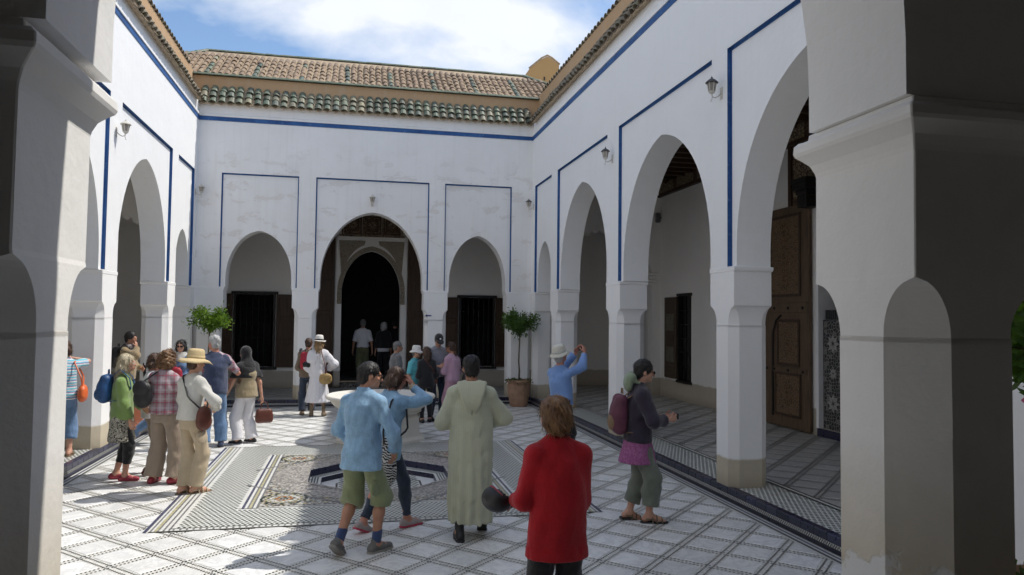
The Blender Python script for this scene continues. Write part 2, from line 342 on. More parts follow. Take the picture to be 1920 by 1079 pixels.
MATS = {
 'plaster': plaster((.86, .86, .855), warm=.2, streak=.05), 'plaster_back': plaster((.86, .85, .835), peel=.30, pz=(2.9, 5.9), warm=.55, streak=.14),
 'plaster_pillar': plaster((.86, .855, .845), dado=(.58, .51, .39), dz=.50, dn=.012, warm=.3), 'plaster_gallery': plaster((.89, .87, .84), dado=(.56, .50, .41), dz=.62, dn=.02, warm=.4),
 'plaster_near': plaster((.89, .88, .86), dado=(.72, .65, .52), dz=1.55, dn=.05, chip=1.22, warm=.4, soft=.10, streak=.04),
 'plaster_dim': plaster((.27, .255, .23), warm=.3),  # plaster darkened to hold down bounced light and stand for dimness
 'ochre': plaster((.50, .325, .18), warm=.6, streak=.22, bump=.5), 'ochre_turret': plaster((.56, .36, .16), warm=.4, bump=.5),
 'blue_paint': blue_paint, 'cobalt_tile': glaze(((0, (.012, .013, .030)), (.5, (.018, .020, .050)), (1, (.028, .032, .075))), .16, .05),
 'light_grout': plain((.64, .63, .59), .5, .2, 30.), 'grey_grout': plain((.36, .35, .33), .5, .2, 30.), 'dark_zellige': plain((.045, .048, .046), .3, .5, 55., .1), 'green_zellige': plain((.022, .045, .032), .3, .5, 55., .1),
 'blue_zellige': plain((.07, .075, .13), .3, .5, 40., .1), 'white_zellige': plain((.70, .70, .66), .35, .15, 40.), 'grey_zellige': plain((.19, .19, .20), .3, .5, 40.), 'yellow_zellige': plain((.46, .43, .26), .35, .3, 30.), 'orange_zellige': plain((.50, .20, .05), .35, .3, 60.),
 'multi_zellige': mosaic([(.05, .05, .05), (.60, .58, .52), (.11, .13, .12), (.42, .32, .14), (.55, .55, .5), (.30, .26, .25), (.6, .6, .55), (.16, .18, .16)], 36.),
 'brown_zellige': mosaic([(.16, .15, .14), (.48, .45, .41), (.26, .24, .22), (.56, .53, .49), (.22, .20, .20), (.42, .39, .35)], 40.),
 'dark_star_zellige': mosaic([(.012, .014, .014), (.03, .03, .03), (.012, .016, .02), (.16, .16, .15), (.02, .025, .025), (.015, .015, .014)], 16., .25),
 'marble': marble, 'marble_grey': marble_grey, 'fountain_marble': plaster((.70, .67, .60), warm=.5, streak=.12, bump=.15),
 'dark_wood': wood((.055, .028, .013)), 'door_wood': wood((.115, .07, .038)), 'shutter_wood': wood((.075, .05, .03)), 'black_wood': wood((.012, .009, .007)),
 'door_carved': carved((.26, .165, .085), (.075, .046, .025), 12.), 'pale_carved': carved((.30, .27, .2), (.05, .04, .03), 14.), 'stucco_carved': carved((.50, .45, .36), (.24, .18, .12), 14.), 'frieze': carved((.16, .085, .04), (.035, .02, .012), 7.), 'frieze_pale': carved((.34, .27, .17), (.07, .035, .02), 6.),
 'green_tile': glaze(((0, (.030, .055, .045)), (.25, (.065, .11, .085)), (.5, (.13, .17, .12)), (.75, (.05, .085, .08)), (.9, (.26, .24, .16)), (1, (.035, .06, .055))), .4, .55),
 'clay_tile': glaze(((0, (.235, .16, .11)), (.4, (.315, .23, .155)), (.7, (.265, .185, .125)), (1, (.22, .16, .115))), .75, .35), 'ridge_tile': glaze(((0, (.10, .14, .10)), (.5, (.16, .20, .14)), (1, (.09, .13, .09))), .4, .5),
 'mortar': plain((.40, .31, .21), .95, .25, 14., .5, 40), 'old_tile': glaze(((0, (.13, .11, .085)), (.5, (.22, .19, .14)), (1, (.16, .15, .10))), .7, .4),
 'lamp_metal': plain((.55, .52, .46), .5, .12, 30.), 'lamp_dark': plain((.05, .05, .055), .45), 'lamp_glass': plain((.30, .27, .23), .12, .15, 20.),
 'iron': plain((.006, .006, .007), .6), 'terracotta': plain((.36, .22, .14), .85, .25, 7., .4, 30), 'soil': plain((.05, .035, .025), .95),
 'bark': plain((.10, .075, .05), .9, .3, 40., .6), 'leaf_lit': leaf_mat((.075, .17, .012), (.15, .27, .03)), 'leaf_shaded': leaf_mat((.045, .11, .018), (.085, .18, .035)), 'leaf_low': leaf_mat((.03, .06, .02), (.06, .10, .03)), 'petal': plain((.6, .12, .25), .6),  # leaf greens painted brighter for the sunlit tree, darker for shaded plants
 'ground': plain((.30, .24, .17), .95, .2, .3), 'cement': plain((.35, .33, .30), .9), 'ceiling': wood((.035, .018, .010), 6.), 'sign_blue': plain((.03, .05, .20), .5), 'void_wall': plain((.06, .057, .052), .95),  # void_wall is near-black to stand for the darkness of unlit rooms
 'eye_white': plain((.75, .73, .7), .3), 'dark_eye': plain((.03, .02, .015), .2), 'lips': plain((.42, .13, .10), .5),
 'skin_fair': skin_mat((.58, .34, .24)), 'skin_tan': skin_mat((.46, .25, .165)), 'skin_red': skin_mat((.55, .27, .19)),
 'black_cloth': cloth((.010, .010, .012)), 'white_cloth': cloth((.74, .73, .76), .06), 'cream_cloth': cloth((.62, .61, .56), .08), 'charcoal_cloth': cloth((.14, .14, .145)),  # the last cloth is a plain charcoal grey
 'red_knit': cloth((.42, .004, .012), .14, 300., .95, .15), 'sage_robe': striped(((0, (.52, .53, .39)), (.5, (.45, .46, .33)), (.62, (.53, .54, .41)), (.8, (.49, .50, .36))), 0, 46., .012), 'denim_light': denim((.25, .42, .60)), 'denim_mid': denim((.12, .21, .36)), 'denim_dark': denim((.03, .045, .075)), 'shirt_blue': cloth((.20, .34, .66), .1), 'khaki_green': cloth((.25, .29, .15), .14),
 'sand_cloth': cloth((.50, .40, .27), .12), 'taupe_cloth': cloth((.32, .25, .19), .1), 'moss_knit': cloth((.20, .31, .09), .14, 250.), 'navy_cloth': cloth((.035, .05, .105), .14), 'olive_tan': cloth((.34, .27, .16), .12), 'grey_polo': cloth((.30, .30, .34), .1), 'pink_knit': cloth((.52, .32, .42), .1), 'pink_pants': cloth((.55, .30, .38), .1), 'turquoise': cloth((.12, .50, .56), .1), 'plum': cloth((.030, .020, .038), .2), 'magenta': floral((.30, .085, .22), (.37, .13, .29), 22., .5), 'greygreen': cloth((.16, .18, .14), .14), 'sage_scarf': cloth((.24, .30, .19), .15), 'green_pants': cloth((.16, .17, .08), .12), 'tan_jacket': cloth((.30, .22, .12), .15), 'brown_jacket': cloth((.17, .125, .085), .15), 'orange_shirt': cloth((.62, .22, .12), .12),
 'plaid': plaid, 'scribble': floral((.02, .02, .02), (.50, .48, .40), 38., .49), 'scarf_print': floral((.10, .08, .09), (.45, .40, .38), 40., .5), 'zebra': zebra, 'aqua_stripes': striped(((0, (.15, .5, .6)), (.3, (.7, .72, .74)), (.5, (.22, .12, .3)), (.65, (.15, .5, .6)), (.85, (.72, .5, .55))), 2, 13., .02),
 'straw': plain((.60, .47, .26), .9, .12, 40., .5, 120), 'pale_hat': plain((.68, .65, .55), .9, .08, 20., .4, 100), 'white_hat': plain((.74, .72, .68), .9, .08, 20., .4, 100),
 'hair_black': hair_mat((.014, .011, .010)), 'hair_brown': hair_mat((.075, .038, .022)), 'hair_auburn': hair_mat((.22, .105, .04), (.44, .25, .10)), 'hair_ginger': hair_mat((.20, .10, .045), (.40, .24, .12)), 'hair_blond': hair_mat((.62, .52, .34), (.82, .74, .55)), 'hair_honey': hair_mat((.36, .22, .10), (.55, .38, .2)), 'hair_white': hair_mat((.62, .62, .61), (.8, .8, .8)), 'hair_grey': hair_mat((.22, .21, .20), (.38, .37, .36)),
 'blue_nylon': plain((.015, .07, .20), .5, .2, 12., .2), 'black_nylon': plain((.012, .012, .014), .5, .2, 12., .2), 'red_nylon': plain((.35, .012, .03), .55, .15, 12., .2), 'orange_leather': plain((.66, .13, .03), .45, .1, 14.), 'brown_leather': plain((.12, .035, .022), .45, .2, 20.), 'tan_leather': plain((.36, .24, .09), .55, .2, 16., .3), 'plum_nylon': plain((.12, .03, .055), .6, .2, 12.), 'tan_nylon': plain((.24, .15, .085), .7, .2, 12.), 'lime': plain((.26, .36, .03), .7), 'white_plastic': plain((.7, .7, .72), .4),
 'grey_canvas': plain((.17, .165, .155), .85, .15, 20.), 'rubber': plain((.30, .29, .26), .7), 'black_leather': plain((.012, .012, .013), .5), 'red_leather': plain((.30, .03, .05), .5), 'trainer': plain((.42, .36, .35), .7), 'pink_rubber': plain((.55, .06, .12), .6), 'suede': plain((.20, .15, .10), .9), 'dark_rubber': plain((.03, .03, .03), .7), 'black_glass': plain((.008, .007, .007), .08), 'blue_sock': cloth((.04, .07, .18)), 'grey_sock': cloth((.10, .10, .11)), 'silver': plain((.5, .5, .5), .3, Metallic=.8),
}

# ------------------------------------------------------------------ the courtyard
R, L, D, NW, T, G = 4.35, -3.56, 17.92, 2.85, .49, .16
SPR, FT, REC = 2.76, 5.40, .05
XR, XL, YB, YN = 7.85, -7.06, 20.9, -1.2          # inner walls of the galleries
ZC, ZT = 5.75, 7.02
CX = .395
maps = {'R': lambda u, w, z: (R+w, u, z), 'L': lambda u, w, z: (L-w, u, z), 'B': lambda u, w, z: (u, D+w, z), 'N': lambda u, w, z: (u, NW-w, z)}

o = MB().quad((-900, -900, -.6), (900, -900, -.6), (900, 900, -.6), (-900, 900, -.6)).build('ground', 'ground', kind='structure')

def archz(u, ua, ub, apex, spr=SPR, st=.2):
    """a high, slightly pointed arch on short upright jambs"""
    a = (ub-ua)/2; x = abs(u-(ua+ub)/2); r = apex-spr-st; t = min(x/a, 1)
    ze = math.sqrt(max(1-t*t, 0))-.05*t*(1-t)
    c = max((r*r-a*a)/(2*a), 0); zp = math.sqrt(max((a+c)**2-(x+c)**2, 0))/math.sqrt((a+c)**2-c*c)
    k = .5 if ub-ua > 2.9 else .15
    return spr+st+r*(ze*(1-k)+zp*k)+.009*mnoise.noise(Vector((u*2.6, apex*3.1, ua)))*min(1, (1-t)*8)
def usamples(ua, ub, n=30): return [ (ua+ub)/2-(ub-ua)/2*math.cos(math.pi*i/n) for i in range(n+1)]

def ring8(mp, u0, u1, w0, w1, cu, cw, z):
    return [mp(u, w, z) for u, w in ((u0+cu, w0), (u1-cu, w0), (u1, w0+cw), (u1, w1-cw), (u1-cu, w1), (u0+cu, w1), (u0, w1-cw), (u0, w0+cw))]

def arcade(key, name, label, u0, u1, ops, blocks, mat, frames=True, ztop=ZT, big=False, pmat='plaster_pillar', spr=SPR, cuw=(.085, .10), th=T):
    mp = maps[key]; root = thing(name, label, 'wall', mp((u0+u1)/2, th/2, G))
    fr = [(a-.13, b+.13) for a, b, _ in ops] if frames else []
    if frames: fr = [(max(a, u0+.06), min(b, u1-.06)) for a, b in fr]
    us = {u0, u1}
    for a, b, z in ops: us |= set(usamples(a, b))
    for a, b in fr: us |= {a, b}
    us = sorted(us); m = MB(); zb = ZC+.1
    loc = mp((u0+u1)/2, th/2, G)
    def q(*p): m.quad(*[tuple(np.array(mp(*x))-np.array(loc)) for x in p])
    for a, b in zip(us[:-1], us[1:]):
        if b-a < 1e-6: continue
        mid = (a+b)/2; op = [p for p in ops if p[0] < mid < p[1]]; f = [p for p in fr if p[0] < mid < p[1]]
        za, zbb = (archz(a, *op[0], spr), archz(b, *op[0], spr)) if op else (spr, spr)
        w = REC if f else 0.
        if f:
            q((a, w, za), (b, w, zbb), (b, w, FT), (a, w, FT)); q((a, 0, FT), (b, 0, FT), (b, 0, ztop), (a, 0, ztop))
        else: q((a, 0, za), (b, 0, zbb), (b, 0, ztop), (a, 0, ztop))
        q((b, th, zbb), (a, th, za), (a, th, ztop), (b, th, ztop))
        q((a, w, za), (a, th, za), (b, th, zbb), (b, w, zbb))
        q((a, 0, ztop), (b, 0, ztop), (b, th, ztop), (a, th, ztop))
    for a, b, z in ops:
        w = REC if frames else 0
        for u in (a, b): q((u, w, spr), (u, th, spr), (u, th, archz(u, a, b, z, spr)), (u, w, archz(u, a, b, z, spr)))
    o = fix_normals(m.build('arched_face', mat, root)); o.location = (0, 0, 0)
    # blue reveals of the sunk panels
    for a, b in fr:
        m = MB(); e = .002; Q = lambda *p: m.quad(*[tuple(np.array(mp(*x))-np.array(loc)) for x in p])
        for u, s in ((a, 1), (b, -1)):
            x = u+s*e; Q((x, .001, SPR+.01), (x, REC-.001, SPR+.01), (x, REC-.001, FT-e), (x, .001, FT-e))
            y = u+s*.028; Q((x, REC-.003, SPR+.01), (y, REC-.003, SPR+.01), (y, REC-.003, FT-e), (x, REC-.003, FT-e)); Q((y, REC-.003, SPR+.01), (y, REC, SPR+.01), (y, REC, FT-e), (y, REC-.003, FT-e))
        Q((a+e, .001, FT-e), (b-e, .001, FT-e), (b-e, REC-.001, FT-e), (a+e, REC-.001, FT-e))
        Q((a+.028, REC-.003, FT-.03), (b-.028, REC-.003, FT-.03), (b-.028, REC-.003, FT-e), (a+.028, REC-.003, FT-e))
        m.build('blue_frame', 'blue_paint', root)
    if ztop >= ZT-.01:
        m = MB(); zz = [(6.60, -.010), (6.695, -.010)]
        A = [tuple(np.array(mp(u, w, z))-np.array(loc)) for u in (u0, u1) for z, w in ((6.60, .0), (6.60, -.012), (6.695, -.012), (6.695, 0))]
        m.add(A, [(0, 1, 5, 4), (1, 2, 6, 5), (2, 3, 7, 6)]); fix_normals(m.build('blue_band', 'blue_paint', root))
        A = [tuple(np.array(mp(u, w, z))-np.array(loc)) for u in (u0, u1) for z, w in ((6.697, .0), (6.697, -.03), (6.74, -.03), (6.77, 0))]
        fix_normals(MB().add(A, [(0, 1, 5, 4), (1, 2, 6, 5), (2, 3, 7, 6)]).build('band_lip', mat, root))
    # pillars
    for ba, bb, pa, pb in blocks:
        cu, cw = cuw; rings = []
        mpl = lambda u, w, z: tuple(np.array(mp(u, w, z))-np.array(loc))
        rg = lambda a, b, c1, c2, z, e=0: rings.append(ring8(mpl, a-e, b+e, -e, th+e, c1, c2, z))
        rg(pa, pb, cu, cw, G-.02)
        for z in (.3, .5, .7, .9, 1.1, 1.3, 1.5, 1.7, 1.9, 2.04): rg(pa, pb, cu, cw, z); rg(pa, pb, cu, cw, 2.045, .002); rg(pa, pb, cu, cw, 2.06, .002); rg(pa, pb, cu, cw, 2.065)
        for z in np.linspace(2.10, 2.30, 13):
            t = (z-2.10)/.2; k = 1-math.sqrt(max(1-t*t, 0)); c = math.sqrt(max(1-((z-2.065)/.215)**2, 0)) if z < 2.28 else .02
            rg(pa+(ba-pa)*k, pb+(bb-pb)*k, max(cu*c, .004), max(cw*c, .004), z)
        if big:
            prof = [(2.745, .0), (2.765, .004), (2.80, .018), (2.83, .046), (2.845, .062), (2.86, .068), (2.89, .066), (2.905, .052), (2.91, .024), (2.935, .02), (2.945, .0), (2.96, -.03)]
        else: prof = [(2.70, .0), (2.705, .012), (2.73, .018), (2.755, .018), (2.76, .0)]
        for z, e in prof: rings.append(ring8(mpl, ba-e, bb+e, -(e if big else min(e, .004)), th+e, .004, .004, z))
        # hand-laid plaster: no face is quite true
        rings = [[tuple(np.array(q)+.0045*np.array(mnoise.noise_vector(Vector((q[0]*2.1+ba*7, q[1]*2.1, q[2]*3.3+k*.37))))) for k, q in enumerate(r_)] for r_ in rings]
        fix_normals(MB().loft_rings(rings, True, True).build('pillar', pmat, root))
    return root

side_ops = [(4.80, 7.90, 4.93), (8.55, 11.62, 4.85), (12.45, 15.45, 4.85), (16.22, 17.50, 3.95)]
side_blk = [(NW+.02, 4.77, NW+.02, 4.70), (7.88, 8.46, 7.93, 8.38), (11.66, 12.34, 11.72, 12.26), (15.49, 16.11, 15.55, 16.04), (17.53, D, 17.58, D)]
arcade('R', 'arcade_wall', 'shaded white arcade wall with three tall pointed arches and lanterns along the right of the court', NW+.002, D, side_ops, side_blk, 'plaster')
arcade('L', 'arcade_wall', 'sunlit bright white arcade wall along the left of the court', NW+.002, D, side_ops, side_blk, 'plaster')
arcade('B', 'arcade_wall', 'stained white wall across the far end with a wide arch between two narrower arches', L-T, R+T, [(-2.90, -1.44, 4.09), (-.79, 1.63, 4.63), (2.275, 3.69, 4.14)],
       [(L-.0, -2.93, L, -3.0), (-1.41, -.82, -1.35, -.87), (1.66, 2.245, 1.70, 2.215), (3.72, R, 3.76, R)], 'plaster_back')
arcade('N', 'arcade_wall', 'dark near arcade wall whose two mouldings and pillars frame the view', L-T, R+T, [(-3.0, -1.70, 4.14), (-.862, 1.935, 4.85), (2.74, 3.9, 4.14)],
       [(L, -3.0, L, -3.06), (-1.65, -.925, -1.58, -.918), (1.965, 2.68, 1.962, 2.52), (3.95, R, 4.0, R)], 'plaster', frames=False, big=True, pmat='plaster_near', spr=2.945, cuw=(.15, .165), th=.58)

# ---- eaves, parapets, roofs
def half_tile(name, mat, r0=.088, r1=.068, ln=.30, th=.013, n=7):
    m = MB(); rg = []
    for y, r in ((0, r0), (ln, r1)):
        rg.append([(r*math.cos(a), y, r*math.sin(a)*.85) for a in np.linspace(0, math.pi, n)]+[((r-th)*math.cos(a), y, (r-th)*math.sin(a)*.85) for a in np.linspace(math.pi, 0, n)])
    m.loft_rings(rg, True, True); return m.data(name, mat)
T_GREEN = half_tile('eave_tile', 'green_tile'); T_OLD = half_tile('eave_tile', 'old_tile'); T_CLAY = half_tile('clay_tile', 'clay_tile', .062, .050, .36); T_GLZ = half_tile('clay_tile', 'green_tile', .062, .050, .36)
T_RIDGE = half_tile('ridge_tile', 'ridge_tile', .07, .062, .40)

def eave(key, name, label, u0, u1, tile, off):
    """three courses of tiles over the wall, an ochre parapet behind"""
    mp = maps[key]; root = thing(name, label, 'roof edge', mp((u0+u1)/2, .1, ZT)); O = np.array(mp((u0+u1)/2, .1, ZT))
    l = lambda u, w, z: tuple(np.array(mp(u, w, z))-O)
    rz = {'R': math.pi/2*-1, 'L': math.pi/2, 'B': 0.}[key]
    PT = 7.80 if off else 7.70; pit = .197; n = int((u1-u0)/pit); sl = math.atan2(.142, .105)
    for i in range(n):
        u = u0+pit*(i+.5)
        for j in range(3):
            w = -.135+.105*j; z = 6.975+.142*j
            inst('eave_tile', tile, root, l(u+random.uniform(-.012, .012), w+random.uniform(-.012, .012), z+.008*j+random.uniform(-.006, .008)+.012*math.sin(u*1.7)), (sl*.93+random.uniform(-.06, .06), random.uniform(-.05, .05), rz+random.uniform(-.07, .07)), (1, .68, 1))
    m = MB(); st = 4; us = [u0+pit*k/st for k in range(n*st+1)]; rows = []
    for w, z, am in ((.0, 6.99, 0), (-.10, 6.95, .018), (-.115, 6.97, .02), (.20, 7.40, .02)):
        rows.append([l(u, w, z-am*math.cos(2*math.pi*(u-u0)/pit+math.pi)) for u in us])
    m.loft_rings(rows, closed=False); fix_normals(m.build('mortar_bed', 'mortar', root))
    m = MB(); A = [l(u, w, z) for u in (u0-(.33 if not off else 0), u1+(.33 if not off else .3)) for w, z in ((.19, 7.30), (.195, PT), (.52, PT+.03), (.52, 7.0))]
    fix_normals(m.add(A, [(0, 1, 5, 4), (1, 2, 6, 5), (2, 3, 7, 6)]).build('parapet', 'ochre', root))
    if off:
        m2 = T_RIDGE; k = int((u1-u0)/.2)
        for i in range(k): inst('coping_tile', T_OLD, root, l(u0+.1+.2*i, .16, 7.80), (.12+random.uniform(-.03, .03), 0, rz+random.uniform(-.04, .04)), (.95, 1.2, .8))
    return root
eave('B', 'tiled_eave', 'row of green glazed roof tiles under an ochre parapet above the far wall', L, R, T_GREEN, False)
eave('R', 'tiled_eave', 'weathered tile eave with ochre parapet along the top of the shaded right wall', NW, D-.1, T_OLD, True)
eave('L', 'tiled_eave', 'weathered tile eave with ochre parapet along the top of the sunlit left wall', NW, D-.1, T_OLD, True)

rf = thing('tiled_roof', 'pitched clay tile roof with green ridge rising behind the far parapet', 'roof', (CX, 18.1, 7.7))
ye, yr, ze, zr = 18.12, 20.05, 7.71, 8.95
sl = math.atan2(zr-ze, yr-ye); SLEN = math.hypot(zr-ze, yr-ye)
rl = lambda x, y, z: (x-CX, y-18.1, z-7.7)
m = MB(); a = [(-5.75, ye, ze), (6.5, ye, ze), (4.55, yr, zr), (-3.8, yr, zr)]; b = [(-5.75, 22, ze), (6.5, 22, ze)]
m.add([rl(*p) for p in a+b], [(0, 1, 2, 3), (3, 2, 5, 4), (0, 3, 4), (1, 5, 2)]); fix_normals(m.build('mortar_bed', 'mortar', rf))
tl = []
npit = .1535
for i in range(61):
    x = -4.25+npit*i
    for j in range(6):
        t = .06+j*.305
        if t > SLEN-.42: continue
        fx = t/SLEN; lim0, lim1 = -5.75+1.95*fx+.1, 6.5-1.95*fx-.1
        if lim0 < x < lim1 and x < 5.0: tl.append((x, j, t, i))
tl.sort(key=lambda q: (q[1], abs(q[0]-CX)))
rest = MB()
for k, (x, j, t, i) in enumerate(tl):
    t += random.uniform(-.018, .018); y, z = ye+t*math.cos(sl), ze+t*math.sin(sl)+.012+.008*random.random()+.012*math.sin(x*1.3)
    me = T_GLZ if i % 7 == 5 and random.random() < .85 else T_CLAY; ro = (sl-.035+random.uniform(-.03, .035), random.uniform(-.06, .06), random.uniform(-.055, .055))
    if k < 300: inst('clay_tile', me, rf, rl(x+random.uniform(-.005, .005), y, z), ro, (1, 1, 1))
    else:
        Mx = Matrix.Translation(rl(x, y, z)) @ Matrix.Rotation(ro[0], 4, 'X')
        rest.add([tuple(Mx @ v.co) for v in me.vertices], [tuple(p.vertices) for p in me.polygons])
if rest.v: rest.build('clay_tiles_upper', 'clay_tile', rf, kind='stuff')
for i in range(26):
    inst('ridge_tile', T_RIDGE, rf, rl(-4.0+.36*i+.0, ye-.02, ze+.0), (0, -.02, -math.pi/2), (1.0, 1.0, 1.0))
for i in range(23): inst('ridge_tile', T_RIDGE, rf, rl(-3.85+.37*i, yr, zr-.01), (random.uniform(-.03, .03), 0, -math.pi/2))
for sx, x0 in ((-1, -3.8), (1, 4.55)):
    for i in range(6):
        t = i*.36; inst('ridge_tile', T_RIDGE, rf, rl(x0+sx*(t+.36)*.70, yr-(t+.36)*.69, zr-(t+.36)*.445), (math.radians(24), 0, math.radians(45 if sx < 0 else -45) if False else math.atan2(sx*.70, .69)))

tr = thing('roof_turret', 'small ochre rendered turret with slit openings rising behind the right end of the roof', 'turret', (6.2, 24.5, 9))
m = MB(); m.prism([(-.52, -1.5), (.52, -1.5), (.52, 1.80), (.24, 2.0), (.10, 2.06), (-.10, 1.95), (-.52, 1.58)], -.5, .5, lambda x, y, z: (x, z, y)); fix_normals(m.build('tower_body', 'ochre_turret', tr))
m = MB()
for x, z, h in ((-.22, 1.05, .16), (.0, 1.22, .12), (.18, .9, .1)): m.box((x-.025, -.515, z), (x+.025, -.49, z+h))
m.build('slit', 'void_wall', tr)  # dark blocks on the face stand for the shade inside openings
MB().box((.54, -.4, -1.5), (1.3, .5, 1.36)).build('lower_block', 'ochre_turret', tr)
m = MB(); m.tube([(-.54, -.5, 1.6), (-.10, -.5, 1.99), (.10, -.5, 2.1), (.26, -.5, 2.03), (.55, -.5, 1.82)], .03, 6); m.build('coping', 'mortar', tr)

# ---- flat roofs, ceilings and inner walls of the galleries
def slab(name, lo, hi, mat, label=None, cat=None, kind='structure', bev=0):
    o = MB().box(lo, hi, bev).build(name, mat)
    if label: tag(o, label, cat)
    else: o['kind'] = kind
    return o
def gallery_roof(label, lo, hi, beams):
    c = ((lo[0]+hi[0])/2, (lo[1]+hi[1])/2, lo[2]); e = thing('gallery_ceiling', label, 'ceiling', c)
    MB().box((lo[0]-c[0], lo[1]-c[1], 0), (hi[0]-c[0], hi[1]-c[1], hi[2]-lo[2])).build('ceiling_boards', 'ceiling', e)
    along = 0 if (hi[0]-lo[0]) > (hi[1]-lo[1]) else 1
    n = beams; L0, L1 = lo[along]-c[along], hi[along]-c[along]; me = None
    for i in range(n):
        p = L0+(L1-L0)*(i+.5)/n; b = MB()
        if me is None:
            w = (hi[1-along]-lo[1-along])/2-.02
            me = (b.box((-.06, -w, -.13), (.06, w, -.002)) if along == 0 else b.box((-w, -.06, -.13), (w, .06, -.002))).data('beam', 'dark_wood')
        inst('beam', me, e, ((p, 0, 0) if along == 0 else (0, p, 0)))
    return e
gallery_roof('dark beamed wooden ceiling of the right gallery behind the shaded arches', (R+T+.003, 2.4, ZC), (XR+.3, YB, ZC+1.0), 40)
gallery_roof('dark beamed wooden ceiling of the left gallery behind the sunlit arches', (XL-.3, 2.4, ZC), (L-T-.003, YB, ZC+1.0), 40)
gallery_roof('dark beamed wooden ceiling of the far gallery above the central doorway', (L-T, D+T+.003, ZC), (R+T, YB+.3, ZC+1.0), 22)
gallery_roof('dark wooden ceiling of the near gallery over the viewer', (L-T, YN-.3, ZC), (R+T, NW-T-.003, ZC+1.0), 22)

def holed(name, label, cat, mp, u0, u1, z0, z1, holes, mat, th=.3):
    """a wall with rectangular openings; mp(u, w, z), w into the wall"""
    us = sorted({u0, u1}|{h[0] for h in holes}|{h[1] for h in holes}); zs = sorted({z0, z1}|{h[2] for h in holes}|{h[3] for h in holes})
    root = thing(name, label, cat, mp((u0+u1)/2, th/2, z0)); O = np.array(root.location); m = MB()
    q = lambda *p: m.quad(*[tuple(np.array(mp(*x))-O) for x in p])
    for a, b in zip(us[:-1], us[1:]):
        for c, d in zip(zs[:-1], zs[1:]):
            if any(h[0] <= a and b <= h[1] and h[2] <= c and d <= h[3] for h in holes): continue
            q((a, 0, c), (b, 0, c), (b, 0, d), (a, 0, d)); q((a, th, c), (b, th, c), (b, th, d), (a, th, d))
    for a, b, c, d in holes:
        q((a, 0, c), (a, th, c), (a, th, d), (a, 0, d)); q((b, 0, c), (b, th, c), (b, th, d), (b, 0, d)); q((a, 0, c), (b, 0, c), (b, th, c), (a, th, c)); q((a, 0, d), (b, 0, d), (b, th, d), (a, th, d))
    q((u0, 0, z0), (u0, th, z0), (u0, th, z1), (u0, 0, z1)); q((u1, 0, z0), (u1, th, z0), (u1, th, z1), (u1, 0, z1))
    fix_normals(m.build('wall_face', mat, root)); return root
gw_r = holed('gallery_wall', 'white inner wall of the right gallery with a small window and a carved doorway', 'wall', lambda u, w, z: (XR+w, u, z), 2.4, YB+.3, 0, ZC, [(16.22, 16.93, .65, 2.70), (8.9, 11.35, .3, 4.15)], 'plaster_gallery')
gw_l = holed('gallery_wall', 'white inner wall of the left gallery seen dimly through the arches', 'wall', lambda u, w, z: (XL-w, u, z), 2.4, YB+.3, 0, ZC, [], 'plaster_gallery')
BW = [(-3.14, -2.06, .72, 2.69), (2.95, 3.98, .72, 2.69)]
gw_b = holed('gallery_wall', 'white inner wall behind the far arches with two dark windows and the arched doorway', 'wall', lambda u, w, z: (u, YB+w, z), XL, XR, 0, ZC, BW+[(-.34, 1.29, .16, 4.0)], 'plaster_gallery')
gw_n = holed('gallery_wall', 'dim plain inner wall of the near gallery behind the viewer', 'wall', lambda u, w, z: (u, YN-w, z), XL, XR, 0, ZC, [], 'plaster_dim')
for lab, x0, x1 in (('added unseen wall keeping light out of the near gallery, left of the viewer', L-T-.2, L-T), ('added unseen wall keeping light out of the near gallery, right of the viewer', R+T, R+T+.2)):
    o = MB().box((x0, YN, G), (x1, NW-T, ZC+.5)).build('light_block_wall', 'plaster_dim'); tag(o, lab, 'wall')  # unseen walls added to keep sun and stray light out of this gallery
# lambrequin arches that close the corner bays of the side galleries
def lambrequin(x0, x1, label):
    e = thing('scalloped_arch', label, 'arch', ((x0+x1)/2, 18.15, G)); m = MB(); xs = np.linspace(x0+.25, x1-.25, 73); mid = (x0+x1)/2; hw = (x1-x0)/2-.25
    zz = []
    for x in xs:
        t = abs(x-mid)/hw; base = 3.15+1.25*math.sqrt(max(1-t*t, 0)); zz.append(base+.11*abs(math.sin(t*math.pi*5.5))-.05)
    l = lambda x, y, z: (x-mid, y, z-G)
    for i in range(len(xs)-1):
        for y in (-.15, .15): m.quad(l(xs[i], y, zz[i]), l(xs[i+1], y, zz[i+1]), l(xs[i+1], y, ZC), l(xs[i], y, ZC))
        m.quad(l(xs[i], -.15, zz[i]), l(xs[i], .15, zz[i]), l(xs[i+1], .15, zz[i+1]), l(xs[i+1], -.15, zz[i+1]))
    for a, b in ((x0, x0+.25), (x1-.25, x1)): m.box(l(a, -.15, G), l(b, .15, ZC))
    fix_normals(m.build('scalloped_face', 'plaster_gallery', e))
    for sx in (x0+.25, x1-.25):
        b = MB()
        for k, (z, ex) in enumerate(((3.0, .03), (3.09, .08), (3.18, .05), (3.27, .10))): b.box(l(sx-.06-ex, -.17-ex*.6, z), l(sx+.06+ex, .17+ex*.6, z+.075), .02)
        b.build('impost', 'plaster_gallery', e)
lambrequin(R+T, XR, 'scalloped white arch across the far end of the right gallery')
lambrequin(XL, L-T, 'scalloped white arch across the far end of the left gallery')

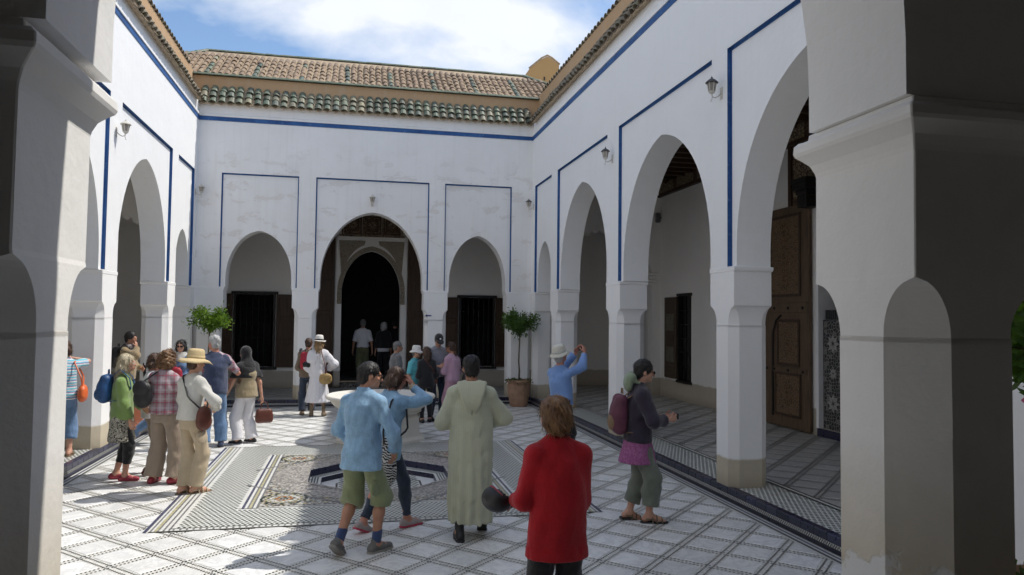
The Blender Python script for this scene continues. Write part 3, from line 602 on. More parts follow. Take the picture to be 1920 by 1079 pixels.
# room behind the far doorway, room behind the carved doorway
def room(name, label, lo, hi, open_side, wallmat, floormat):
    e = thing(name, label, 'room', ((lo[0]+hi[0])/2, (lo[1]+hi[1])/2, lo[2])); c = e.location; m = MB(); x0, y0, z0 = [a-b for a, b in zip(lo, c)]; x1, y1, z1 = [a-b for a, b in zip(hi, c)]
    if open_side != 'y0': m.quad((x0, y0, z0), (x1, y0, z0), (x1, y0, z1), (x0, y0, z1))
    m.quad((x0, y1, z0), (x1, y1, z0), (x1, y1, z1), (x0, y1, z1)); m.quad((x1, y0, z0), (x1, y1, z0), (x1, y1, z1), (x1, y0, z1))
    if open_side != 'x0': m.quad((x0, y0, z0), (x0, y1, z0), (x0, y1, z1), (x0, y0, z1))
    m.quad((x0, y0, z1), (x1, y0, z1), (x1, y1, z1), (x0, y1, z1)); m.build('room_wall', wallmat, e)
    MB().quad((x0, y0, z0+.001), (x1, y0, z0+.001), (x1, y1, z0+.001), (x0, y1, z0+.001)).build('room_floor', floormat, e); return e
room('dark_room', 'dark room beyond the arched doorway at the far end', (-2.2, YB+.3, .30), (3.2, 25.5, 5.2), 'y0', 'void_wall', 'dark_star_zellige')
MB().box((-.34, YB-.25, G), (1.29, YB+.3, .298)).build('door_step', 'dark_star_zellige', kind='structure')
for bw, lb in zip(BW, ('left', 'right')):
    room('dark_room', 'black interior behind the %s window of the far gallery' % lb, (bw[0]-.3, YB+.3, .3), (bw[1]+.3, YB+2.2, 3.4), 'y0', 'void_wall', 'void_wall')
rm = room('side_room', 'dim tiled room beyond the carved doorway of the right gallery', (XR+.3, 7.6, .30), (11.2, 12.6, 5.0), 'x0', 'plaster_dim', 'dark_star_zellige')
MB().box((XR-.02, 8.9, G), (XR+.3, 11.35, .298)).build('door_step', 'cobalt_tile', kind='structure')
o = MB().box((XR+.05, 8.95, .3), (XR+.12, 11.27, 2.15)).build('tiled_screen', 'dark_star_zellige'); tag(o, 'black tiled dado with white star rosettes inside the carved doorway', 'tiled wall')
for yy in (9.3, 9.9, 10.5, 11.0):
    for zz in (.75, 1.25, 1.75):
        m = MB()
        for k in range(8):
            a = k*math.pi/4; m.prism([(.03, 0), (.11, -.045), (.2, 0), (.11, .045)], -.006, 0, lambda x, y, z, a=a: (z, x*math.cos(a)-y*math.sin(a), x*math.sin(a)+y*math.cos(a)))
        q = m.build('star_rosette', 'grey_grout', o); q.location = (XR+.048, yy, zz); q.scale = (1, .8 if zz != 1.25 else .5, .8 if zz != 1.25 else .5)
m = MB()
for i in range(40): m.box((XR+.05, 8.97+.0565*i, 2.155), (XR+.11, 9.0+.0565*i, 2.32))
m.build('crenel_row', 'dark_zellige', o)

# ---- windows of the far gallery with open shutters
for (a, b, c, d), nm in zip(BW, ('left', 'right')):
    w = thing('window', 'dark barred window with brown shutters folded back inside the %s far arch' % nm, 'window', ((a+b)/2, YB, c)); cx = (a+b)/2
    m = MB()
    for x in (a, b-.06): m.box((x-cx, -.05, 0), (x+.06-cx, .06, d-c))
    m.box((a-cx-.06, -.06, d-c), (b-cx+.06, .06, d-c+.07)); m.box((a-cx-.06, -.08, -.06), (b-cx+.06, .06, .0)); m.build('window_frame', 'black_wood', w)
    for k in range(6):
        MB().tube([((a-cx)+(b-a)*(k+1)/7, .12, 0), ((a-cx)+(b-a)*(k+1)/7, .12, d-c)], .012, 6).build('bar', 'iron', w)
    for k in range(4): MB().tube([(a-cx, .125, (d-c)*(k+1)/5), (b-cx, .125, (d-c)*(k+1)/5)], .010, 6).build('cross_bar', 'iron', w)
    for s, x in ((-1, a-.50), (1, b+.02)):
        o = MB().box((x-cx, -.06, .0), (x+.48-cx, -.012, d-c), .006).build('shutter', 'dark_wood', w)
        for k in range(3): MB().box((x-cx+.07, -.072, .12+k*.62), (x-cx+.41, -.058, .12+k*.62+.5), .008).build('shutter_panel', 'dark_wood', o)

# ---- arched doorway of the far gallery
dw = thing('arched_doorway', 'white carved stucco doorway with a pointed arch under three painted panels', 'doorway', (.475, YB, G))
da, db, dap, dsp = -.33, 1.28, 3.95, 2.62
def arch_panel(u0, u1, z0, z1, y0, y1, ua, ub, apex, spr, mat, name, par, cx, st=.12, corb=.0):
    m = MB(); us = sorted({u0, u1}|set(usamples(ua, ub, 36))); q = lambda *p: m.quad(*[(x-cx, y-YB, z-G) for x, y, z in p])
    for a, b in zip(us[:-1], us[1:]):
        md = (a+b)/2; inn = ua < md < ub
        za, zb = (archz(a, ua, ub, apex, spr, st), archz(b, ua, ub, apex, spr, st)) if inn else (z0, z0)
        q((a, y0, za), (b, y0, zb), (b, y0, z1), (a, y0, z1))
        if inn: q((a, y0, za), (a, y1, za), (b, y1, zb), (b, y0, zb))
        q((a, y0, z1), (b, y0, z1), (b, y1, z1), (a, y1, z1))
    for u in (ua, ub): q((u, y0, z0), (u, y1, z0), (u, y1, spr+st), (u, y0, spr+st))
    for u in (u0, u1): q((u, y0, z0), (u, y1, z0), (u, y1, z1), (u, y0, z1))
    return fix_normals(m.build(name, mat, par))
arch_panel(-.50, 1.45, .2, 4.33, YB-.06, YB+.3, da, db, dap, dsp, 'plaster_gallery', 'door_surround', dw, .475)
m = MB()
for sgn, x0 in ((1, -.42), (-1, 1.37)):
    pts = [(x0, 4.22), (x0+sgn*.72, 4.22)]+[(x0+sgn*(.86-.80*math.cos(t)*.98), 2.95+1.18*math.sin(t)) for t in np.linspace(math.pi*.43, .12, 10)]
    vs = [(x-.475, -.075, z-G) for x, z in pts]; o = MB().add(vs+[(x, y+.013, z) for x, y, z in vs], [tuple(range(len(vs)))]+[(i, (i+1) % len(vs), len(vs)+(i+1) % len(vs), len(vs)+i) for i in range(len(vs))]).build('spandrel', 'stucco_carved', dw); fix_normals(o)
m = MB(); rr = []
for off, y in ((0, -.062), (0, -.10), (.07, -.10), (.07, -.085), (.12, -.085), (.12, -.062)):
    ua, ub = da-off, db+off; pts = [(ua, dsp)]+[(u, archz(u, ua, ub, dap+off, dsp, .12)) for u in usamples(ua, ub, 36)]+[(ub, dsp)]
    rr.append([(u-.475, y, z-G) for u, z in pts])
m.loft_rings(rr, closed=False); fix_normals(m.build('arch_moulding', 'stucco_carved', dw))
for x in (da-.12, db-.0):
    m = MB(); m.box((x-.475, -.11, dsp-G-.16), (x+.12-.475, -.06, dsp-G), .015); m.build('corbel', 'stucco_carved', dw)
for k, x in enumerate((-.30, .235, .77)):
    o = MB().box((x-.475, -.05, 4.40-G), (x+.49-.475, .0, 4.92-G), .01).build('painted_panel', 'frieze', dw)
    m = MB(); m.box((x+.05-.475, -.062, 4.45-G), (x+.44-.475, -.048, 4.47-G)); m.box((x+.05-.475, -.062, 4.85-G), (x+.44-.475, -.048, 4.87-G)); m.box((x+.05-.475, -.062, 4.47-G), (x+.07-.475, -.048, 4.85-G)); m.box((x+.42-.475, -.062, 4.47-G), (x+.44-.475, -.048, 4.85-G)); m.build('panel_bead', 'frieze_pale', o)
    m = MB()
    for j in range(12):
        a = j*math.pi/6; m.prism([(.02, 0), (.07, -.022), (.13, 0), (.07, .022)], -.062, -.048, lambda p, q, z, a=a, x=x: (x+.245-.475+p*math.cos(a)-q*math.sin(a), z, 4.66-G+p*math.sin(a)+q*math.cos(a)))
    m.build('rosette', 'frieze_pale', o)
m = MB()
for x in (-.36, .205, .74, 1.275): m.box((x-.475, -.07, 4.36-G), (x+.05-.475, .0, 4.95-G), .006)
m.box((-.42-.475, -.072, 4.335-G), (1.38-.475, -.0, 4.385-G), .006); m.build('panel_frame', 'frieze_pale', dw)
for s, x in ((-1, -1.06), (1, 1.47)):
    dl = thing('door_leaf', 'tall brown door leaf folded back on the %s of the far doorway' % ('left' if s < 0 else 'right'), 'door', (x+.27, YB, G))
    MB().box((-.27, -.14, .02), (.27, -.085, 4.25), .008).build('leaf_board', 'dark_wood', dl)
    for z0, z1 in ((.2, .95), (1.05, 2.0), (2.1, 2.95), (3.05, 4.1)): MB().box((-.2, -.155, z0), (.2, -.138, z1), .01).build('leaf_panel', 'dark_wood', dl)
MB().box((L-T+.1, YB-.06, 4.95), (R+T-.1, YB-.003, ZC-.002)).build('painted_frieze', 'frieze'); tag(bpy.data.objects['painted_frieze'], 'dark painted wooden frieze under the far gallery ceiling', 'frieze')

# ---- right gallery: frieze, window, carved door
fz = thing('painted_frieze', 'brown carved frieze boards along the top of the right gallery wall', 'frieze', (XR-.04, 12, 5.32))
m = MB(); m.box((-.02, -9.5, .06), (.035, 8.6, .40)); m.build('frieze_board', 'frieze', fz)
m = MB(); m.box((-.06, -9.5, .0), (.035, 8.6, .055), .01); m.box((-.09, -9.5, .40), (.035, 8.6, .428), .01); m.build('frieze_rail', 'dark_wood', fz)
for i in range(16):
    MB().box((-.032, -9.2+1.1*i, .10), (-.018, -8.3+1.1*i, .36), .006).build('frieze_panel', 'frieze_pale', fz)
w = thing('window', 'narrow dark window with an open lattice shutter in the right gallery wall', 'window', (XR, 16.575, .65))
m = MB()
for y in (-.355, .295): m.box((-.03, y, 0), (.1, y+.06, 2.05))
m.box((-.035, -.40, 2.05), (.1, .40, 2.12)); m.box((-.05, -.40, -.06), (.1, .40, 0)); m.build('window_frame', 'black_wood', w)
MB().box((.06, -.30, .0), (.075, .30, 2.05)).build('dark_opening', 'black_glass', w)  # black sheet stands for the dark depth behind the window
for k in (-.1, .1): MB().tube([(.03, k, 0), (.03, k, 2.05)], .012, 6).build('bar', 'iron', w)
for k in range(5): MB().tube([(.03, -.3, .34*(k+1)), (.03, .3, .34*(k+1))], .010, 6).build('cross_bar', 'iron', w)
sh = MB().box((-.055, .37, .02), (-.012, 1.07, 2.04), .006).build('shutter', 'shutter_wood', w)
for z0, z1, mt in ((.12, .34, 'shutter_wood'), (.42, .80, 'pale_carved'), (.90, 1.10, 'shutter_wood'), (1.20, 1.62, 'pale_carved'), (1.72, 1.92, 'shutter_wood')):
    MB().box((-.066, .50, z0), (-.052, .94, z1), .008).build('shutter_panel', mt, sh)
dr = thing('carved_door', 'tall carved wooden door leaf standing open against the right gallery wall', 'door', (XR-.05, 12.17, G))
u0, u1 = -.70, .73
lf = MB().box((-.035, u0, .03), (.03, u1, 4.06), .008).build('door_board', 'door_wood', dr)
def dpanel(name, y0, y1, z0, z1, mt, par):
    m = MB(); m.box((-.058, y0-.05, z0-.05), (-.034, y1+.05, z0), .006); m.box((-.058, y0-.05, z1), (-.034, y1+.05, z1+.05), .006); m.box((-.058, y0-.05, z0), (-.034, y0, z1), .006); m.box((-.058, y1, z0), (-.034, y1+.05, z1), .006); m.build('panel_moulding', 'dark_wood', par)
    o = MB().box((-.046, y0, z0), (-.033, y1, z1)).build(name, mt, par)
    for cz in ([z0+(z1-z0)*.5] if z1-z0 < 1.2 else [z0+(z1-z0)*t for t in (.2, .5, .8)]):
        m = MB(); yc = (y0+y1)/2
        for k in range(16):
            a = k*math.pi/8; m.prism([(.03, 0), (.10, -.02), (.19, 0), (.10, .02)], -.056, -.045, lambda x, y, z, a=a: (z, yc+x*math.cos(a)-y*math.sin(a), cz+x*math.sin(a)+y*math.cos(a)))
        m.build('carved_star', 'door_carved', o)
dpanel('carved_panel', -.42, .46, 2.46, 3.86, 'door_carved', dr)
dpanel('carved_panel', -.38, .22, 1.20, 1.94, 'door_carved', dr)
dpanel('carved_panel', -.42, .30, .28, .98, 'door_carved', dr)
m = MB(); m.box((-.055, u0+.02, 2.12), (-.034, u1-.02, 2.30), .01); m.box((-.055, u0+.05, 1.02), (-.034, u1-.05, 1.12), .008); m.build('rail', 'door_wood', dr)
m = MB(); m.tube([(-.05, .42, .2), (-.05, .42, 1.5), (-.05, .40, 1.75), (-.05, .30, 1.98), (-.05, .14, 2.07)], .018, 6); m.build('arch_bead', 'black_wood', dr)
m = MB()
for y in (-.55, -.1, .35, .6):
    for z in (2.2, 1.07): m.lathe([(.03, 0), (.02, .02), (.001, .03)], (0, 0, 0), 8); v = m.v[-24:]; m.v[-24:] = [(-.055-q[2], y+q[0], z+q[1]) for q in v]
m.build('stud', 'iron', dr)
ds = thing('door_surround', 'painted wooden boards above the carved doorway of the right gallery', 'doorway', (XR-.02, 10.2, 4.22))
MB().box((-.03, -1.8, .0), (.015, 1.85, 1.09)).build('over_board', 'frieze', ds)
for i in range(4): MB().box((-.05, -1.65+.9*i, .12), (-.028, -.95+.9*i, .95), .01).build('over_panel', 'frieze_pale', ds)
m = MB(); m.box((-.06, 1.80, -.03), (.01, 1.90, 1.09)); m.box((-.06, -1.9, -.06), (.01, 1.80, .0)); m.build('over_frame', 'dark_wood', ds)
bk = thing('carved_bracket', 'dark carved wooden bracket hanging beside the doorway top of the right gallery', 'bracket', (XR-.2, 11.35, 4.1))
for k, (w_, h0, h1) in enumerate(((.22, .42, .50), (.20, .30, .42), (.15, .22, .30), (.13, 0, .22))): MB().box((-w_*.8, -w_, h0), (.19, w_, h1), .012).build('bracket_tier', 'black_wood', bk)
MB().box((XR+.06, 8.92, 2.34), (XR+.12, 11.27, 2.72)).build('screen_top', 'plaster_dim', o)
o = MB().box((XR-.035, 11.28, .3), (XR+.3, 11.347, 4.15)).build('door_jamb', 'plaster'); tag(o, 'white plaster jamb beside the open carved door', 'door jamb')
sc = thing('loudspeaker', 'small grey wall speaker high on the right gallery wall', 'speaker', (XR-.14, 18.0, 4.78)); MB().box((-.02, -.08, -.12), (.10, .08, .14), .02).build('speaker_box', 'charcoal_cloth', sc); MB().tube([(.1, 0, .02), (.14, 0, .02)], .02, 6).build('bracket_arm', 'iron', sc)

# ------------------------------------------------------------------ floors
SQ = (-1.95, 2.72, 7.78, 12.525); IN = (-1.18, 1.95, 8.55, 11.72); OC = (.385, 10.15); OR = 1.02
def ring_sheet(name, mat, z, outer, inner_r, parent=None, n=64, rin=None):
    """square or round sheet with an octagonal hole"""
    m = MB(); A = sorted({2*math.pi*i/n for i in range(n)}|{math.pi/4*k for k in range(8)}|{math.pi/8+math.pi/4*k for k in range(8)}|{math.atan2(y-OC[1], x-OC[0]) % (2*math.pi) for x in outer[:2] for y in outer[2:]} if len(outer) == 4 else {2*math.pi*i/n for i in range(n)}|{math.pi/8+math.pi/4*k for k in range(8)})
    o_, i_ = [], []
    for a in A:
        c, s = math.cos(a), math.sin(a)
        if len(outer) == 4:
            t = min([(outer[1]-OC[0])/c if c > 1e-9 else 1e9, (outer[0]-OC[0])/c if c < -1e-9 else 1e9, (outer[3]-OC[1])/s if s > 1e-9 else 1e9, (outer[2]-OC[1])/s if s < -1e-9 else 1e9])
        else: t = outer[0]
        r = octrad(a, inner_r)
        o_.append((OC[0]+c*t, OC[1]+s*t, z)); i_.append((OC[0]+c*r, OC[1]+s*r, z))
    m.loft_rings([i_, o_]); o = m.build(name, mat, parent); fix_normals(o); return o
def octrad(a, r):
    b = (a-math.pi/8) % (math.pi/4)               # vertices at 22.5 + 45 k
    return r*math.cos(math.pi/8)/math.cos(b-math.pi/8)
cf = MB()
for x0, x1, y0, y1 in ((L-.02, IN[0], NW-2, D+.02), (IN[1], R+.02, NW-2, D+.02), (IN[0], IN[1], NW-2, IN[2]), (IN[0], IN[1], IN[3], D+.02)): cf.quad((x0, y0, 0), (x1, y0, 0), (x1, y1, 0), (x0, y1, 0))
cf = cf.build('courtyard_floor', 'light_grout', kind='structure')
hole = ring_sheet('floor_under_basin', 'light_grout', 0, IN, OR+.01, cf)

PITCH_T = .4157; BAND = .112; X0T, Y0T = .395, 6.81
c45 = math.sqrt(.5)
def to_pq(x, y): return ((x-X0T)+(y-Y0T))*c45, (-(x-X0T)+(y-Y0T))*c45
def to_xy(p, q): return X0T+(p-q)*c45, Y0T+(p+q)*c45
tm = MB(); hh = (PITCH_T-BAND)/2
tm.add([(-hh, -hh, 0), (hh, -hh, 0), (hh, hh, 0), (-hh, hh, 0), (-hh+.003, -hh+.003, .004), (hh-.003, -hh+.003, .004), (hh-.003, hh-.003, .004), (-hh+.003, hh-.003, .004)], [(0, 1, 5, 4), (1, 2, 6, 5), (2, 3, 7, 6), (3, 0, 4, 7), (4, 5, 6, 7)])
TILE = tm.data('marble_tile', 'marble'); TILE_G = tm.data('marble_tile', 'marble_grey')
def camd(x, y):
    v = Vector((x, y, 0))-Vector((0, 0, 2.12)); return v.dot(_fw), v.dot(_rt)/max(v.dot(_fw), .01)*1380.97, v.dot(_up)/max(v.dot(_fw), .01)*1380.97
def tiles(parent, inside, z, cap, TILE=TILE, name='marble_tile'):
    cand = []
    for i in range(-40, 60):
        for j in range(-60, 60):
            p, q = (i+.5)*PITCH_T, (j+.5)*PITCH_T; x, y = to_xy(p, q)
            if not inside(x, y): continue
            d, u, v = camd(x, y); vis = d > .5 and abs(u) < 1000 and abs(v) < 580
            cand.append((0 if vis else 1, d, x, y))
    cand.sort(); far = MB()
    for k, (nv, d, x, y) in enumerate(cand):
        if k < cap and not nv: inst(name, TILE, parent, (x, y, z), (0, random.uniform(-.002, .002), math.pi/4+random.choice((0, 1, 2, 3))*math.pi/2+random.uniform(-.004, .004)))
        else:
            Mx = Matrix.Translation((x, y, z)) @ Matrix.Rotation(math.pi/4, 4, 'Z'); far.add([tuple(Mx @ vv.co) for vv in TILE.vertices], [tuple(pp.vertices) for pp in TILE.polygons])
    if far.v: far.build('marble_tiles_far', TILE.materials[0], parent, kind='stuff')
def band_mosaic(parent, inside, z, rng, name='mosaic_band', mat='dark_zellige', step=.0347):
    """two staggered rows of dark lozenges along every band"""
    P = []
    for axis in (0, 1):
        for i in range(*rng[axis]):
            base = i*PITCH_T
            s = np.arange(rng[1-axis][0]*PITCH_T, rng[1-axis][1]*PITCH_T, step)
            for row, off in ((-.027, 0), (.027, step/2)):
                t = s+off
                P.append(np.stack([np.full_like(t, base+row), t, np.full_like(t, axis)], 1) if axis == 0 else np.stack([t, np.full_like(t, base+row), np.full_like(t, axis)], 1))
    P = np.concatenate(P); x = X0T+(P[:, 0]-P[:, 1])*c45; y = Y0T+(P[:, 0]+P[:, 1])*c45
    # crossings keep one row only
    k = inside(x, y); x, y, ax = x[k], y[k], P[k, 2]
    a = np.where(ax == 0, 1., 0.)                  # length runs along q or p
    dirx = np.where(ax == 0, -c45, c45); diry = np.full_like(dirx, c45)
    lx, ly = dirx*.0128, diry*.0128; wx, wy = -diry*.0140, dirx*.0140
    sk = .35
    V = np.stack([np.stack([x-lx-sk*wx, y-ly-sk*wy], 1), np.stack([x+wx*.8-lx*.1, y+wy*.8-ly*.1], 1), np.stack([x+lx+sk*wx, y+ly+sk*wy], 1), np.stack([x-wx*.8+lx*.1, y-wy*.8+ly*.1], 1)], 1)
    n = len(x); v = np.concatenate([V.reshape(-1, 2), np.full((4*n, 1), z)], 1)
    f = np.arange(4*n).reshape(n, 4); 
    o = raw_obj(name, v, f, mat, parent, False); o['kind'] = 'stuff'; return o
in_sq = lambda x, y: (x > SQ[0]) & (x < SQ[1]) & (y > SQ[2]) & (y < SQ[3])
STR = .17
ok_court = lambda x, y, e=0.: (x > L+STR+e) & (x < R-STR-e) & (y > NW+STR-.1) & (y < D-STR-e) & ~((x > SQ[0]-e+.02) & (x < SQ[1]+e-.02) & (y > SQ[2]-e+.02) & (y < SQ[3]+e-.02))
def tile_in(x, y):
    return (L+.0 < x < R) and (NW < y < D) and not (SQ[0]+.1 < x < SQ[1]-.1 and SQ[2]+.1 < y < SQ[3]-.1)
tiles(cf, tile_in, 0, 300)
band_mosaic(cf, lambda x, y: ok_court(x, y), .0035, ((-30, 60), (-40, 45)))

def strips(parent, name, rects, z, mat, th=.0):
    for x0, x1, y0, y1 in rects: o = MB().quad((x0, y0, z), (x1, y0, z), (x1, y1, z), (x0, y1, z)).build(name, mat, parent)
    return o
def dots(parent, name, x0, x1, y0, y1, pit, sx, sy, z, mat, stag=True, inside=None, rot=True):
    nx, ny = max(int(round((x1-x0)/pit)), 1), max(int(round((y1-y0)/pit)), 1); px, py = (x1-x0)/nx, (y1-y0)/ny
    I, J = np.meshgrid(np.arange(nx), np.arange(ny), indexing='ij'); x = x0+(I+.5+(.5*(J % 2)-.25 if stag else 0))*px; y = y0+(J+.5)*py; x, y = x.ravel(), y.ravel()
    if inside is not None: k = inside(x, y); x, y = x[k], y[k]
    n = len(x)
    if rot: V = np.stack([np.stack([x-sx, y-sy*.25], 1), np.stack([x+sx*.25, y-sy], 1), np.stack([x+sx, y+sy*.25], 1), np.stack([x-sx*.25, y+sy], 1)], 1)
    else: V = np.stack([np.stack([x-sx, y-sy], 1), np.stack([x+sx, y-sy], 1), np.stack([x+sx, y+sy], 1), np.stack([x-sx, y+sy], 1)], 1)
    o = raw_obj(name, np.concatenate([V.reshape(-1, 2), np.full((4*n, 1), z)], 1), np.arange(4*n).reshape(n, 4), mat, parent, False); o['kind'] = 'stuff'; return o
# borders along the foot of the kerbs: stripes of zellige
for k, (a, b, mt) in enumerate(((.0, .03, 'dark_zellige'), (.03, .055, 'white_zellige'), (.055, .085, 'blue_zellige'), (.085, .11, 'white_zellige'), (.11, .145, 'dark_zellige'), (.145, .17, 'white_zellige'))):
    z = .0085
    strips(cf, 'border_stripe', [(R-b, R-a, NW, D-b), (L+a, L+b, NW, D-b), (L+b, R-b, D-b, D-a)], z, mt)

# ---- the mosaic square and the sunken basin
rug = thing('mosaic_carpet', 'square zellige pavement of black and white checks round the sunken basin', 'mosaic', (0, 0, 0))
m = MB(); z = .0065
for x0, x1, y0, y1 in ((SQ[0], IN[0], SQ[2], SQ[3]), (IN[1], SQ[1], SQ[2], SQ[3]), (IN[0], IN[1], SQ[2], IN[2]), (IN[0], IN[1], IN[3], SQ[3])): m.quad((x0, y0, z), (x1, y0, z), (x1, y1, z), (x0, y1, z))
m.build('check_field', 'white_zellige', rug)
SW = .30
def stripe_set(x, sgn, z, spec):
    p = x
    for w_, mt, ya, yb in spec:
        a, b = sorted((p, p+sgn*w_)); p += sgn*w_
        if mt: strips(rug, 'border_stripe', [(a, b, ya, yb)], z, mt)
sp = lambda ya, yb: [(.035, 'blue_zellige', ya, yb), (.022, None, ya, yb), (.018, 'grey_zellige', ya, yb), (.022, None, ya, yb), (.028, 'yellow_zellige', ya, yb), (.018, 'grey_zellige', ya, yb), (.03, None, ya, yb), (.02, 'grey_zellige', ya, yb), (.03, None, ya, yb), (.02, 'grey_zellige', ya, yb)]
stripe_set(SQ[0], 1, .0085, sp(SQ[2], SQ[3])); stripe_set(SQ[1], -1, .0085, sp(SQ[2], SQ[3]))
strips(rug, 'border_stripe', [(SQ[0]+.05, SQ[1]-.05, SQ[2], SQ[2]+.026), (SQ[0]+.22, SQ[1]-.22, SQ[2]+.094, SQ[2]+.108), (SQ[0]+.05, SQ[1]-.05, SQ[3]-.02, SQ[3])], .0088, 'dark_zellige')
dots(rug, 'edge_checks', SQ[0]+.24, SQ[1]-.24, SQ[2]+.032, SQ[2]+.088, .062, .014, .019, .0088, 'dark_zellige', stag=False)
dots(rug, 'check_pieces', SQ[0]+.29, SQ[1]-.29, SQ[2]+.11, SQ[3]-.03, .0515, .0200, .0185, .0088, 'green_zellige', inside=lambda x, y: ~((x > IN[0]-.02) & (x < IN[1]+.02) & (y > IN[2]-.02) & (y < IN[3]+.02)))
ring_sheet('star_field', 'multi_zellige', .0105, IN, OR+.02, rug)
isp = lambda ya, yb: [(.03, 'white_zellige', ya, yb), (.03, 'blue_zellige', ya, yb), (.028, 'white_zellige', ya, yb), (.018, 'grey_zellige', ya, yb), (.025, 'yellow_zellige', ya, yb), (.02, 'grey_zellige', ya, yb), (.028, 'white_zellige', ya, yb), (.022, 'grey_zellige', ya, yb)]
stripe_set(IN[0], 1, .013, isp(IN[2], IN[3])); stripe_set(IN[1], -1, .013, isp(IN[2], IN[3]))
strips(rug, 'border_stripe', [(IN[0]+.21, IN[1]-.21, IN[2], IN[2]+.03), (IN[0]+.21, IN[1]-.21, IN[3]-.03, IN[3])], .013, 'white_zellige')
dots(rug, 'edge_checks', IN[0]+.22, IN[1]-.22, IN[2]+.035, IN[2]+.09, .055, .018, .022, .013, 'dark_zellige', stag=False)
ring_sheet('lobe_field', 'brown_zellige', .0125, (1.38,), OR+.02, rug)
for sx in (-1, 1):
    for sy in (-1, 1):
        cx, cy = OC[0]+sx*1.12, OC[1]+sy*1.22
        for k, (r0, r1, mt, n) in enumerate(((.02, .06, 'dark_zellige', 8), (.06, .11, 'orange_zellige', 8), (.12, .17, 'white_zellige', 12), (.18, .22, 'yellow_zellige', 16), (.23, .27, 'green_zellige', 16))):
            m = MB()
            for j in range(n):
                a = 2*math.pi*j/n; h = .55*math.pi/n*(r0+r1)/2*1.4
                m.add([(cx+p*math.cos(a)-q*math.sin(a), cy+p*math.sin(a)+q*math.cos(a), .0142+.0012*k) for p, q in ((r0, 0), ((r0+r1)/2, -h), (r1, 0), ((r0+r1)/2, h))], [(0, 1, 2, 3)])
            m.build('rosette', mt, rug)
        m = MB(); a = math.atan2(sy*1.22, sx*1.12)
        m.add([(OC[0]+p*math.cos(a)-q*math.sin(a), OC[1]+p*math.sin(a)+q*math.cos(a), .0135) for p, q in ((1.41, -.9), (1.45, -.9), (1.45, .9), (1.41, .9))], [(0, 1, 2, 3)])
        m.build('border_stripe', 'grey_zellige', rug)
bs = thing('sunken_basin', 'sunken octagonal basin with two blue tiled steps and a checkered floor', 'basin', (OC[0], OC[1], 0))
def octring(r, z): return [(r*math.cos(math.pi/8+k*math.pi/4), r*math.sin(math.pi/8+k*math.pi/4), z) for k in range(8)]
def oloft(name, mat, *rz):
    o = MB().loft_rings([octring(r, z) for r, z in rz]).build(name, mat, bs); return fix_normals(o)
oloft('rim', 'brown_zellige', (1.06, .017), (1.0, .017), (.985, .010))
oloft('upper_riser', 'cobalt_tile', (.985, .010), (.985, -.082))
for k in range(7): oloft('tread_stripe', ('white_zellige', 'dark_zellige')[k % 2], (.985-.020*k, -.082), (.985-.020*(k+1), -.082))
oloft('lower_rim', 'white_zellige', (.845, -.082), (.83, -.080), (.825, -.084)); oloft('lower_riser', 'cobalt_tile', (.825, -.084), (.825, -.150))
oloft('marble_ledge', 'marble', (.825, -.150), (.62, -.150)); oloft('floor_border', 'dark_zellige', (.62, -.150), (.59, -.150))
o = MB().add(octring(.59, -.150), [tuple(range(8))]).build('basin_floor', 'white_zellige', bs)
dots(bs, 'floor_checks', -.56, .56, -.56, .56, .062, .026, .026, -.148, 'green_zellige', inside=lambda x, y: np.maximum(np.abs(x), np.abs(y)) < .53, stag=True)

# ---- the raised galleries: floors, kerbs
def gallery_floor(name_label, x0, x1, y0, y1, ap, cap, vis, strip):
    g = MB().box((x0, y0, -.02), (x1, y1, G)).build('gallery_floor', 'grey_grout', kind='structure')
    return g
gf_r = gallery_floor('', R, XR+.02, NW-T-.1, YB+.02, 0, 0, 0, 0); gf_l = gallery_floor('', XL-.02, L, NW-T-.1, YB+.02, 0, 0, 0, 0)
gf_b = gallery_floor('', L, R, D, YB+.02, 0, 0, 0, 0); gf_n = gallery_floor('', L, R, YN-.02, NW, 0, 0, 0, 0)
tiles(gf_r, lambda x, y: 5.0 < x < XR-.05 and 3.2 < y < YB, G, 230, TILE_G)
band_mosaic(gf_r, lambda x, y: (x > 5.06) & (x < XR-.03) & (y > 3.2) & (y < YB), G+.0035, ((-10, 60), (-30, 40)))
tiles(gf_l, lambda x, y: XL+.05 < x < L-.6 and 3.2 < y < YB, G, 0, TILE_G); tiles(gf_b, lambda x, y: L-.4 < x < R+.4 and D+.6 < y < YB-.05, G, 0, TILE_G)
band_mosaic(gf_b, lambda x, y: (x > L) & (x < R) & (y > D+.6) & (y < YB), G+.0035, ((0, 60), (0, 40)))
